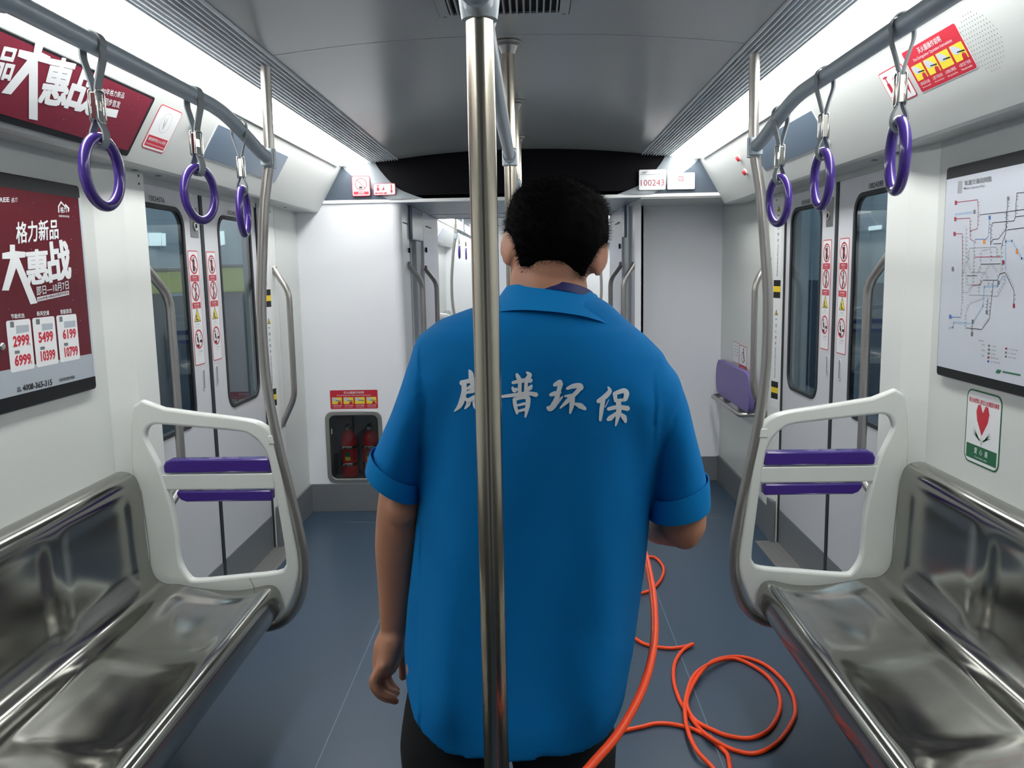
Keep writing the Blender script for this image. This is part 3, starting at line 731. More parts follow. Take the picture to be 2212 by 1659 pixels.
# ---- indicator buttons
def button(pl, u, v, lab, grp):
    o = pl.slab('indicator_lamp', [circ(u, v, .014)], 'button', None, .004, .016, .004); tag(o, lab, 'indicator light', grp)
    pl.slab('collar', [circ(u, v, .017)], 'lip', o, -.002, .005, .001); return o
u, v = CVL.px(417, 267); button(CVL, u, v, 'red round indicator beside the left pinch-warning sticker', None)
u, v = CVR.px(1597, 341); button(CVR, u, v, 'upper of two red indicators behind the right stanchion', None)
u, v = CVR.px(1611, 371); button(CVR, u, v, 'lower of two red indicators behind the right stanchion', None)
# ---- loudspeaker holes
us, vs_ = CVR.px(2120, 90)
sp = MB()
for i in range(-9, 10):
    for j in range(-7, 8):
        a = i*.0115+(j % 2)*.0057; b = j*.0105
        if a*a+b*b < .078**2:
            c = circ(us+a, vs_+b, .0016, n=6); sp.add([CVR.pt(p, q, .0004) for p, q in c], [tuple(range(6))])
o = sp.build('loudspeaker_grille', 'inkgrey'); tag(o, 'round patch of tiny loudspeaker holes beside the red fire sticker', 'loudspeaker')
# ================================================================ POSTERS AND STICKERS
# --- crimson wall poster on the left
def lp(pl, *pts): return [pl.px(*p) for p in pts]
ad = WL.slab('poster_frame', [rrect(1.70, 1.150, 2.584, 1.777, .012, 4)], 'black', None, 0, .016, .003)
tag(ad, 'crimson advertising poster with prices in a black frame on the left wall', 'poster')
A = Pl(WL.pt(0, 0, .0162), WL.U, WL.V)
A.flat('poster_sheet', [[(1.71, 1.190), (2.570, 1.190), (2.570, 1.738), (1.71, 1.738)]], 'adred', ad, .0003)
A.flat('contact_strip', [[(1.71, 1.190), (2.570, 1.190), (2.570, 1.262), (1.71, 1.262)]], 'adgrey', ad, .0006)
A.slab('edge_strip', [rrect(2.571, 1.190, 2.580, 1.740, .001, 1)], 'mapbg', ad, 0, .002)
c2 = lambda x, y: A.px(x*.3254, 360+y*.3254)
c3 = lambda x, y: A.px(x*.15065, 650+y*.1507)
c1 = lambda x, y: A.px(x*.2532, y*.2532)
def q3(f, t, bl, br, tl, b=.02): return (t, f(*bl), f(*br), f(*tl), b)
letter(A, 'headline_lettering', [q3(c2, '格力新品', (107, 512), (385, 478), (103, 370), .025), q3(c2, '惠', (178, 785), (318, 765), (168, 560), .045), q3(c2, '战', (330, 770), (470, 735), (305, 510), .045),
     q3(c2, '即日—10月7日', (243, 858), (455, 812), (238, 800), .012), q3(c3, '节能优选', (155, 255), (347, 240), (148, 190), .02), q3(c3, '新风空调', (525, 218), (698, 203), (520, 150), .02), q3(c3, '智能首选', (862, 190), (1022, 172), (858, 125), .02),
     q3(c2, '格力', (400, 308), (442, 303), (396, 268), .02), q3(c2, '创新家电馆', (388, 334), (458, 338), (386, 320), .01), q3(c2, 'GREE', (-40, 238), (60, 234), (-42, 206), .02), q3(c2, '格力', (70, 240), (110, 234), (75, 206), .0)], 'white', ad, .0012)
A.flat('headline_print', [[c2(*p) for p in [(62,518),(96,518),(97,560),(166,566),(164,602),(124,606),(246,905),(200,914),(104,672),(55,822),(10,822),(66,612),(12,612),(12,574),(63,564)]]], 'white', ad, .0012)
A.flat('date_strip', [[c2(243, 868), c2(455, 822), c2(458, 850), c2(246, 897)]], 'white', ad, .0009)
letter(A, 'date_lettering', [q3(c2, '2020年格力新品全球同步首发', (248, 892), (452, 845), (247, 870), .01)], 'adred', ad, .0014)
cards = [((80, 290), (430, 252), (495, 975), (150, 1022)), ((452, 245), (775, 220), (835, 905), (525, 945)), ((797, 210), (1090, 186), (1145, 835), (865, 878))]
rc = []
for tl, tr, br, bl in cards:
    L = [c3(*p) for p in (tl, tr, br, bl)]; u0 = min(L[0][0], L[3][0]); u1 = max(L[1][0], L[2][0]); v1 = (L[0][1]+L[1][1])/2; v0 = (L[2][1]+L[3][1])/2
    rc.append(rrect((L[0][0]+L[3][0])/2, v0, (L[1][0]+L[2][0])/2, v1, .007, 3))
A.flat('price_card_print', rc, 'white', ad, .0009)
letter(A, 'price_lettering', [q3(c3, '2999', (185, 672), (420, 632), (175, 505), .04), q3(c3, '6999', (210, 945), (445, 905), (200, 778), .04), q3(c3, '5499', (552, 610), (762, 580), (540, 450), .04), q3(c3, '10399', (585, 875), (795, 838), (572, 720), .04),
     q3(c3, '6199', (900, 558), (1090, 530), (888, 410), .04), q3(c3, '10799', (928, 815), (1120, 780), (912, 668), .04), q3(c3, '元', (400, 640), (430, 635), (396, 600), .03), q3(c3, '元', (430, 905), (460, 900), (426, 862), .03)], 'red', ad, .0012)
A.flat('product_print', [[c3(*p) for p in q] for q in [((222, 355), (408, 340), (412, 440), (228, 472)), ((592, 330), (750, 318), (752, 405), (596, 428)), ((912, 295), (1075, 280), (1078, 370), (916, 390))]], 'adgrey', ad, .0011)
A.flat('badge_print', [[c3(*p) for p in q] for q in [((136, 300), (192, 296), (198, 380), (142, 384)), ((508, 262), (562, 258), (568, 335), (514, 340)), ((842, 228), (888, 225), (893, 298), (848, 302)), ((205, 715), (275, 708), (278, 752), (207, 762)), ((572, 660), (635, 652), (638, 695), (574, 703)), ((912, 605), (970, 598), (972, 640), (914, 648))]], 'inkgrey', ad, .0012)
letter(A, 'phone_lettering', [q3(c3, '4008-365-315', (322, 1298), (745, 1205), (315, 1205), .03), q3(c3, '全国统一', (238, 1270), (300, 1258), (235, 1238), .01), q3(c3, '服务热线', (242, 1310), (305, 1298), (238, 1280), .01), q3(c3, '扫码浏览更多精彩', (845, 1162), (1070, 1110), (840, 1115), .01)], 'ink', ad, .0012)
hs = [(382, 262), (402, 228), (428, 258), (432, 246), (458, 275), (455, 300), (448, 300), (448, 280), (434, 262), (434, 275), (403, 242), (390, 268), (392, 305), (384, 305)]
A.flat('house_logo', [[c2(*p) for p in hs]], 'white', ad, .0012)
pos = c3(22, 648); A.slab('frame_knob', [circ(pos[0]-.01, pos[1], .010)], 'chrome', ad, 0, .012, .003)
rr = random.Random(5); A.flat('confetti_dot', [circ(rr.uniform(1.72, 2.56), rr.uniform(1.28, 1.73), rr.uniform(.0008, .002), n=6) for _ in range(60)], 'lilac', ad, .0008)
# --- crimson cove poster, upper left
cp = CVL.slab('poster_frame', [rrect(1.0, .018, 2.665, .222, .010, 4)], 'black', None, 0, .010, .002)
tag(cp, 'wide crimson advertising poster in a black frame on the upper left cove', 'poster')
B = Pl(CVL.pt(0, 0, .0102), CVL.U, CVL.V)
B.flat('poster_sheet', [[(1.01, .036), (2.65, .036), (2.65, .214), (1.01, .214)]], 'adred2', cp, .0003)
c7 = lambda x, y: B.px(x*.18083, 40+y*.18083)
B.flat('headline_print', [[c7(*p) for p in [(415,290),(518,315),(490,400),(600,455),(575,540),(447,505),(445,1215),(340,1195),(340,650),(125,905),(10,885),(320,495),(205,450),(225,365),(395,405)]],
      [c7(*p) for p in [(1130,1040),(1412,1092),(1385,1185),(1160,1140)]]], 'white', cp, .0012)
letter(B, 'headline_lettering', [q3(c7, '惠', (455, 1000), (760, 1040), (600, 450), .045), q3(c7, '战', (770, 1060), (1080, 1150), (960, 520), .045), q3(c7, '品', (-110, 700), (110, 735), (10, 330), .04), q3(c7, '新', (-420, 640), (-150, 690), (-300, 230), .04)], 'white', cp, .0011)
letter(B, 'date_lettering', [q3(c7, '2020年格力新品', (1160, 885), (1470, 955), (1180, 810), .01), q3(c7, '全球同步首发', (1130, 1000), (1420, 1070), (1150, 915), .01)], 'white', cp, .0014)
B.flat('confetti_dot', [circ(rr.uniform(1.3, 2.62), rr.uniform(.04, .21), rr.uniform(.0008, .0022), n=6) for _ in range(60)], 'lilac', cp, .0008)
# --- route map on the right wall
mp = WR.slab('map_frame', [rrect(-2.610, 1.150, -1.72, 1.777, .012, 4)], 'black', None, 0, .016, .003)
tag(mp, 'metro network map in a black frame on the right wall', 'map')
MP = Pl(WR.pt(0, 0, .0162), WR.U, WR.V)
MP.flat('map_sheet', [[(-2.605, 1.178), (-1.73, 1.178), (-1.73, 1.742), (-2.605, 1.742)]], 'mapbg', mp, .0003)
m1 = lambda x, y: MP.px(2020+x*.16872, 320+y*.16878)
m2 = lambda x, y: MP.px(2020+x*.16872, 580+y*.16878)
def route(name, lines, wd, m, h=.0008, dots=True):
    mb = MB(); rw = []
    for L in lines:
        f = m1 if L[0] == 1 else m2; P = [Vector((*f(*p), 0)) for p in L[1]]
        for a, b in zip(P, P[1:]):
            d = (b-a); l = d.length
            if l < 1e-6: continue
            d /= l; n = Vector((-d.y, d.x, 0))*wd
            mb.add([MP.pt(*(a-d*wd*.5+n).xy, h), MP.pt(*(a-d*wd*.5-n).xy, h), MP.pt(*(b+d*wd*.5-n).xy, h), MP.pt(*(b+d*wd*.5+n).xy, h)], [(0, 1, 2, 3)])
            if dots:
                k = int(l/.011)
                for i in range(1, k+1): rw.append((a+d*l*i/(k+1), n.normalized()))
    mb.build(name, m, mp)['kind'] = 'stuff'; return rw
st = []
route('river_marking', [(1, [(258,852),(480,820)]), (1, [(905,1560),(905,1190),(985,1185),(1050,1300),(1110,1415),(1300,1380)]), (2, [(180,765),(230,755),(240,690),(480,705),(615,480),(630,235),(800,225),(880,90)])], .0032, 'blueline', .0005, False)
st += route('route_marking', [(1, [(570,855),(740,835),(925,815),(1140,785)]), (1, [(1200,560),(1050,575),(1040,700),(1030,880),(1015,930),(740,955),(718,1010),(712,1240),(740,1170),(815,1160),(915,1030),(920,790)]), (1, [(935,1045),(1140,1020)]), (1, [(925,820),(905,1100),(870,1190),(850,1290)]), (1, [(590,1485),(840,1480)]), (1, [(750,1225),(850,1220)]), (2, [(410,92),(540,92)]), (2, [(620,150),(800,150),(830,70),(900,50),(1015,290),(1010,450)]), (2, [(400,760),(600,780),(700,640),(725,400),(740,250),(750,160)]), (2, [(665,540),(680,380)]), (2, [(478,820),(480,700)]), (1, [(930,620),(930,790)]), (1, [(1035,880),(1140,865)])], .0009, 'ink')
st += route('route_marking', [(1, [(270,695),(545,660),(555,780),(545,1030),(450,1060)]), (1, [(255,905),(450,895),(450,1160),(500,1195)]), (1, [(250,1095),(350,1095),(350,1520)]), (1, [(505,1395),(840,1390)]), (2, [(470,210),(580,210),(610,150)])], .0009, 'linered')
st += route('route_marking', [(1, [(698,930),(685,1130),(650,1165),(520,1165),(500,1230)]), (2, [(200,620),(330,625)])], .0009, 'lineblue')
st += route('route_marking', [(1, [(350,1520),(345,1640)]), (2, [(350,0),(345,330),(340,480),(325,620)]), (2, [(350,310),(430,300),(480,230),(590,200)]), (2, [(435,340),(640,345),(700,350),(800,355),(900,180),(905,70)]), (2, [(395,780),(400,560),(450,450),(560,410),(640,375)]), (1, [(500,1230),(490,1600)]), (2, [(490,0),(480,210)]), (1, [(435,1450),(440,1280),(700,1270),(785,1265),(790,1375),(840,1375)]), (1, [(395,1000),(395,1440),(460,1590),(640,1590)]), (1, [(590,1485),(545,1600)]), (1, [(590,1480),(600,1310),(712,1290),(712,1480),(800,1590)]), (1, [(850,1290),(850,1600)]), (1, [(640,1590),(712,1500)]), (2, [(570,340),(575,200),(640,50),(680,160),(680,230)]), (1, [(370,1550),(420,1440),(440,1400)]), (2, [(360,10),(400,100),(400,205),(470,210)])], .0008, 'linegrey')
mb = MB()
for p, n in st:
    for s in (1,): mb.add([MP.pt(*(p+n*(.002+.006*s)+Vector((.0000, .0012, 0))).xy, .0007), MP.pt(*(p+n*.003+Vector((0, .0012, 0))).xy, .0007), MP.pt(*(p+n*.003-Vector((0, .0012, 0))).xy, .0007), MP.pt(*(p+n*(.002+.006*s)-Vector((0, .0012, 0))).xy, .0007)], [(0, 1, 2, 3)])
mb.build('station_names', 'inkgrey', mp)['kind'] = 'stuff'
bx = lambda f, x, y, w_=14, h_=26: [f(x-w_, y-h_), f(x+w_, y-h_), f(x+w_, y+h_), f(x-w_, y+h_)]
MP.flat('terminal_marking', [bx(m1, 940, 645), bx(m1, 230, 1545), bx(m1, 508, 815), bx(m2, 665, 560), bx(m2, 475, 840), bx(m2, 485, 680), bx(m2, 815, 180)], 'inkgrey', mp, .0010)
MP.flat('terminal_marking', [bx(m1, 270, 700), bx(m1, 262, 908), bx(m1, 252, 1097), bx(m1, 878, 1460), bx(m2, 1012, 478)], 'linered', mp, .0010)
MP.flat('terminal_marking', [bx(m1, 702, 890), bx(m2, 197, 617)], 'lineblue', mp, .0010)
MP.flat('terminal_marking', [bx(m1, 632, 1200), bx(m1, 1050, 1325)], 'orange', mp, .0010)
MP.flat('title_block', [[m1(300, 425), m1(350, 418), m1(345, 575), m1(288, 580)]], 'linegrey', mp, .0010)
letter(MP, 'title_lettering', [q3(m1, '轨道交通线网图', (385, 480), (728, 425), (378, 415), .012), q3(m1, 'Metro System Plan', (375, 540), (645, 505), (372, 500), .004)], 'inkgrey', mp, .0012)
leg = [('inkgrey', 695, 988), ('inkgrey', 693, 1038), ('inkgrey', 690, 1088), ('linered', 686, 1138), ('lineblue', 684, 1188), ('linered', 915, 1025), ('inkgrey', 912, 1077), ('inkgrey', 910, 1128)]
for mm in ('inkgrey', 'linered', 'lineblue'):
    MP.flat('legend_marking', [bx(m2, x, y, 13, 13) for k, x, y in leg if k == mm], mm, mp, .0010)
letter(MP, 'legend_lettering', [q3(m2, t_, (x, y+12), (x+w_, y+12+w_*.17), (x, y-8), 0) for t_, x, y, w_ in [('一号线', 725, 990, 60), ('二号线', 723, 1040, 60), ('三号线', 720, 1090, 60), ('四号线', 718, 1140, 100), ('五号线', 714, 1190, 120), ('六号线', 945, 1030, 120), ('十号线', 942, 1082, 100), ('环线', 940, 1133, 100), ('Line', 600, 970, 40), ('Stop', 600, 1040, 40), ('Exit', 598, 1110, 36), ('图例', 565, 918, 60)]], 'inkgrey', mp, .0010)
MP.flat('operator_logo', [[m2(775, 1335), m2(800, 1292), m2(855, 1302), m2(825, 1342)], [m2(868, 1310), m2(1100, 1355), m2(1098, 1375), m2(866, 1330)]], 'green', mp, .0010)
# --- generic rounded sticker
def sticker(pl, name, u0, v0, u1, v1, r, m, label, group=None, cat='sticker'):
    o = pl.slab(name, [rrect(u0, v0, u1, v1, r, 4)], m, None, 0, .0008); tag(o, label, cat, group); return o
def box_of(pl, *pts):
    L = [pl.px(*p) for p in pts]; us = sorted(p[0] for p in L); vs = sorted(p[1] for p in L)
    return (us[0]+us[1])/2, (vs[0]+vs[1])/2, (us[2]+us[3])/2, (vs[2]+vs[3])/2
# heart seat sticker
o = sticker(WR, 'seat_sticker', -2.447, .917, -2.263, 1.132, .026, 'green', 'green-bordered courtesy seat sticker with a red heart under the route map')
u0, u1, v0, v1 = -2.447, -2.263, .917, 1.132
WR.flat('print', [rrect(u0+.005, v0+.005, u1-.005, v1-.005, .022)], 'white', o, .0011)
WR.flat('band', [[(u0+.012, v0+.014), (u1-.012, v0+.014), (u1-.012, v0+.056), (u0+.012, v0+.056)]], 'green', o, .0014)
h = [(.0, -.062), (-.030, -.018), (-.036, .008), (-.028, .028), (-.014, .030), (-.002, .010), (.0, .008), (.002, .010), (.014, .030), (.028, .028), (.036, .008), (.030, -.018)]
hc = ((u0+u1)/2-.002, v0+.147); H = [(p.x, p.y) for p in crom([(a*.95, b*.95, 0) for a, b in h], 1, True)]
WR.flat('heart', [[(hc[0]+a, hc[1]+b) for a, b in H]], 'red', o, .0014)
def leafshape(cx, cy, ang, L, wd):
    pts = [(0, 0), (wd, L*.4), (0, L), (-wd, L*.4)]; c, s = math.cos(ang), math.sin(ang)
    return [(cx+a*c-b*s, cy+a*s+b*c) for a, b in pts]
WR.flat('hands_print', [leafshape(hc[0]-.010+k*.004, hc[1]-.078+k*.002, R_(42+14*k), .05, .0028) for k in range(3)]+[leafshape(hc[0]+.010-k*.004, hc[1]-.078+k*.002, R_(-42-14*k), .05, .0028) for k in range(3)]+[leafshape(hc[0], hc[1]-.092, R_(12), .03, .001), leafshape(hc[0], hc[1]-.092, R_(-12), .03, .001)], 'green', o, .0013)
letter(WR, 'lettering', [row('请主动把爱心座位让给需要的乘客', (u0+u1)/2, v1-.031, .014, .158, .03)], 'red', o, .0014)
letter(WR, 'lettering', [row('爱', (u0+u1)/2-.028, v0+.041, .017, .015, .02), row('心', (u0+u1)/2, v0+.041, .015, .015, .02), row('座', (u0+u1)/2+.028, v0+.041, .017, .015, .02), row('Courtesy seat', (u0+u1)/2, v0+.022, .007, .066)], 'white', o, .0017)
# extinguisher instruction sheet
def fire_sheet(pl, u0, v0, u1, v1, label, sq=False):
    W_, H_ = u1-u0, v1-v0
    o = sticker(pl, 'instruction_sticker', u0, v0, u1, v1, .008, 'white', label)
    pl.flat('print', [rrect(u0+.002, v0+.002, u1-.002, v1-.002, .007)], 'red', o, .0011)
    X = lambda a: u0+W_*a; Y = lambda a: v0+H_*a
    pw = .205; cs = [.145, .385, .62, .86]
    pl.flat('picture_print', [rrect(X(c)-W_*pw/2, Y(.27), X(c)+W_*pw/2, Y(.62), .003, 3) for c in cs], 'yellow', o, .0014)
    bl = []
    for k, c in enumerate(cs):
        x = X(c)-W_*pw/2
        bl.append([(x+W_*.01, Y(.60)), (x+W_*.06, Y(.61)), (x+W_*.14, Y(.50)), (x+W_*.15, Y(.44)), (x+W_*.10, Y(.41)), (x+W_*.04, Y(.42)), (x+W_*.008, Y(.50))])
    pl.flat('hand_print', bl, 'mapbg', o, .0016)
    pl.flat('extinguisher_print', [[(X(c)+W_*.01, Y(.27)), (X(c)+W_*.085, Y(.27)), (X(c)+W_*.085, Y(.37)), (X(c)+W_*.05, Y(.41)), (X(c)+W_*.02, Y(.37))] for k, c in enumerate(cs) if k != 2], 'red', o, .0016)
    pl.flat('nozzle_print', [[(X(c)-W_*.03, Y(.44)), (X(c)+W_*.09, Y(.415)), (X(c)+W_*.09, Y(.445)), (X(c)-W_*.02, Y(.465))] for c in cs], 'ink', o, .0017)
    letter(pl, 'lettering', [row('灭火器操作说明', X(.5), Y(.855), H_*.13, W_*.42, .01), row('Fire Extinguisher Operation Instructions', X(.5), Y(.71), H_*.085, W_*.70)] +
        [row(a, X(c), Y(.19), H_*.075, W_*.18) for a, c in zip(('1.取出灭火器', '2.拔下安全销', '3.对准火源根部', '4.用力压下手柄'), cs)] +
        [row(a, X(c), Y(.10), H_*.045, W_*.17) for a, c in zip(('Take out the extinguisher', 'Pull out the safety pin', 'Aim at the fire', 'Press the handle'), cs)], 'white', o, .0017)
    return o
fire_sheet(EL, -1.204, .654, -.903, .776, 'small red four-picture extinguisher instruction sticker above the cabinet')
u0, v0, u1, v1 = -2.435, .118, -2.140, .244
fire_sheet(CVR, u0, v0, u1, v1, 'large red four-picture extinguisher instruction sticker on the upper right cove')
def arrow(x, y, L, w_, hw): return [(x-w_/2, y+L/2), (x+w_/2, y+L/2), (x+w_/2, y-L*.15), (x+hw/2, y-L*.15), (x, y-L/2), (x-hw/2, y-L*.15), (x-w_/2, y-L*.15)]
def ext_sign(pl, u0, v0, u1, v1, label):
    o = sticker(pl, 'extinguisher_sign', u0, v0, u1, v1, .010, 'red', label); W_, H_ = u1-u0, v1-v0
    X = lambda a: u0+W_*a; Y = lambda a: v0+H_*a
    pl.flat('print', [rrect(u0+.003, v0+.003, u1-.003, v1-.003, .008)], 'white', o, .0011)
    pl.flat('pictogram_marking', [arrow(X(.82), Y(.5), H_*.78, W_*.05, W_*.13), rrect(X(.15), Y(.36), X(.27), Y(.64), .002, 2), [(X(.19), Y(.64)), (X(.23), Y(.64)), (X(.23), Y(.86)), (X(.19), Y(.86))], [(X(.12), Y(.80)), (X(.30), Y(.80)), (X(.30), Y(.85)), (X(.12), Y(.85))],
         rrect(X(.07), Y(.10), X(.60), Y(.24), .001, 2), leafshape(X(.44), Y(.34), R_(-10), H_*.5, W_*.02), leafshape(X(.50), Y(.34), R_(12), H_*.45, W_*.02), leafshape(X(.38), Y(.34), R_(-30), H_*.4, W_*.02)], 'red', o, .0014)
    letter(pl, 'lettering', [row('灭火器', X(.33), Y(.17), H_*.085, W_*.34)], 'white', o, .0017)
    return o
HP = Pl((0, 5.070, 0), (1, 0, 0), (0, 0, 1))
ext_sign(HP, -.874, 1.951, -.742, 2.020, 'low wide fire extinguisher sign with red arrow on the header')
ext_sign(CVR, -2.615, .118, -2.462, .222, 'fire extinguisher sign with red arrow behind the first right hand strap')
# no smoking
o = sticker(HP, 'no_smoking_sign', -1.002, 1.948, -.893, 2.066, .010, 'red', 'square red no smoking sign on the left of the header')
HP.flat('print', [rrect(-.998, 1.952, -.897, 2.062, .008)], 'white', o, .0011)
cx, cy = -.9475, 2.018
HP.flat('cigarette', [[(cx-.012, cy-.026), (cx+.008, cy-.026), (cx+.008, cy-.014), (cx-.012, cy-.014)]], 'ink', o, .0013)
def slash(cx, cy, r, w_, a=-45):
    c, s = math.cos(R_(a)), math.sin(R_(a)); return [(cx+c*x-s*y, cy+s*x+c*y) for x, y in ((-r, -w_), (r, -w_), (r, w_), (-r, w_))]
HP.flat('prohibition_marking', [(circ(cx, cy, .036), circ(cx, cy, .031)), slash(cx, cy, .033, .0022), rrect(-.993, 1.957, -.902, 1.975, .002, 2)], 'red', o, .0015)
letter(HP, 'lettering', [row('请勿吸烟', cx, 1.969, .0065, .034, .01), row('No smoking', cx, 1.9612, .005, .04)], 'white', o, .0018)
HP.flat('smoke_print', [leafshape(cx+.012, cy-.008, R_(20), .026, .0012), leafshape(cx+.004, cy-.006, R_(-24), .024, .0012), leafshape(cx-.008, cy-.006, R_(12), .02, .001)], 'inkgrey', o, .0013)
# number plate and maker plate
o = sticker(HP, 'car_number_plate', .706, 1.949, .863, 2.066, .008, 'white', 'white car number plate reading 100243 on the header', None, 'sign')
HP.flat('rule', [[(.708, 2.036), (.861, 2.036), (.861, 2.038), (.708, 2.038)]], 'inkgrey', o, .0011)
letter(HP, 'lettering', [row('100243', .785, 1.990, .036, .138, .0)], 'linered', o, .0012)
letter(HP, 'logo', [('CRT', (.717, 2.042), (.748, 2.042), (.7245, 2.054), .03)], 'ink', o, .0012)
o = sticker(HP, 'maker_plate', .873, 1.949, 1.034, 2.044, .006, 'white', 'white maker plate with a small square emblem right of the car number', None, 'sign')
q = (.953, 2.010); HP.flat('emblem_logo', [(rrect(q[0]-.014, q[1]-.014, q[0]+.014, q[1]+.014, .003, 2), rrect(q[0]-.010, q[1]-.010, q[0]+.010, q[1]+.010, .002, 2)), rrect(q[0]-.002, q[1]-.008, q[0]+.002, q[1]+.008, .001, 1), [(q[0]-.007, q[1]-.001), (q[0]+.007, q[1]-.001), (q[0]+.007, q[1]+.001), (q[0]-.007, q[1]+.001)]], 'linered', o, .0011)
letter(HP, 'lettering', [row('中车长春轨道客车股份有限公司', .953, 1.981, .009, .145), row('CRRC CHANGCHUN RAILWAY VEHICLES CO., LTD.', .953, 1.969, .0045, .145)], 'inkgrey', o, .0012)
# hand-pinch sticker on the left cove
u0, v0, u1, v1 = 2.735, .058, 2.90, .212
o = sticker(CVL, 'warning_sticker', u0, v0, u1, v1, .014, 'red', 'white red-edged door warning sticker on the left cove beside the poster')
CVL.flat('print', [rrect(u0+.003, v0+.003, u1-.003, v1-.003, .012)], 'white', o, .0011)
CVL.flat('print_band', [rrect(u0+.012, v0+.010, u1-.012, v0+.048, .002, 2)], 'red', o, .0014)
letter(CVL, 'lettering', [row('请勿用手扶,小心夹伤', (u0+u1)/2, v0+.035, .013, .125, .02), row('Hand off the door, beware of pinching', (u0+u1)/2, v0+.018, .008, .13)], 'white', o, .0017)
CVL.flat('hand_print', [(circ((u0+u1)/2, v0+.10, .035), circ((u0+u1)/2, v0+.10, .0342)), leafshape((u0+u1)/2, v0+.07, 0, .06, .002), leafshape((u0+u1)/2, v0+.075, R_(25), .05, .002)], 'inkgrey', o, .0013)
# door stickers
def door_sticker(pl, uc, label):
    u0, u1, v0, v1 = uc-.055, uc+.055, 1.113, 1.603
    o = sticker(pl, 'door_warning_sticker', u0, v0, u1, v1, .010, 'red', label, 'warning stickers on the door leaves')
    pl.flat('print', [rrect(u0+.004, v0+.004, u1-.004, v1-.004, .007)], 'white', o, .0011)
    cc = [1.545, 1.430, 1.225]; R1 = .042
    rings = [(circ(uc, c, R1), circ(uc, c, R1-.007)) for c in cc]
    pl.flat('prohibition_marking', rings+[slash(uc, cc[0], R1-.003, .003), slash(uc, cc[1], R1-.003, .003)]+[rrect(uc-.044, a-.013, uc+.044, a+.013, .001, 1) for a in (1.486, 1.370)], 'red', o, .0018)
    fig = [rrect(uc-.012, cc[0]-.030, uc+.010, cc[0]+.022, .006, 3), rrect(uc-.008, cc[0]+.025, uc+.012, cc[0]+.029, .001, 1)]
    fig += [circ(uc+.004, cc[1]+.026, .006, n=10), [(uc-.002, cc[1]+.018), (uc+.010, cc[1]+.018), (uc+.006, cc[1]-.01), (uc+.004, cc[1]-.034), (uc-.010, cc[1]-.032), (uc-.002, cc[1]-.008)]]
    fig += [circ(uc-.016, cc[2]+.020, .006, n=10), [(uc-.020, cc[2]+.012), (uc-.008, cc[2]+.012), (uc-.002, cc[2]-.004), (uc+.002, cc[2]-.018), (uc-.008, cc[2]-.016), (uc-.018, cc[2]-.006)], rrect(uc+.010, cc[2]-.016, uc+.032, cc[2]-.004, .001, 1), rrect(uc-.030, cc[2]-.034, uc+.002, cc[2]-.022, .001, 1), leafshape(uc+.016, cc[2]+.0, 0, .022, .002)]
    fig += [([(uc-.034, 1.300), (uc+.034, 1.300), (uc, 1.358)], [(uc-.029, 1.303), (uc+.029, 1.303), (uc, 1.352)])]
    fig += [rrect(uc-.012, 1.306, uc-.004, 1.330, .001, 1), rrect(uc-.004, 1.306, uc+.014, 1.310, .001, 1)]
    pl.flat('pictogram_marking', fig, 'ink', o, .0016)
    pl.flat('yellow_triangle', [[(uc-.031, 1.302), (uc+.031, 1.302), (uc, 1.354)]], 'yellow', o, .0013)
    letter(pl, 'lettering', [row('请勿扶门', uc, 1.490, .008, .05, .01), row('No touching', uc, 1.479, .006, .045), row('禁止倚靠', uc, 1.374, .008, .05, .01), row('No leaning', uc, 1.363, .006, .045)], 'white', o, .0021)
    letter(pl, 'lettering', [row('当心 夹手', uc, 1.289, .006, .035), row('Warning hands pinching', uc, 1.278, .003, .07), row('小心 站台间隙', uc+.008, 1.172, .008, .045), row('Mind the gap', uc, 1.160, .004, .04)], 'inkgrey', o, .0014)
    return o
door_sticker(DL, 3.565, 'tall warning sticker on the left near door leaf, beside the lock plate')
door_sticker(DL, 3.767, 'tall warning sticker on the left far door leaf, right of the black door seam')
door_sticker(DR, -3.792, 'tall warning sticker on the right far door leaf, under the lock plate')
door_sticker(DR, -3.586, 'tall warning sticker on the right near door leaf, left of the thick handrail')
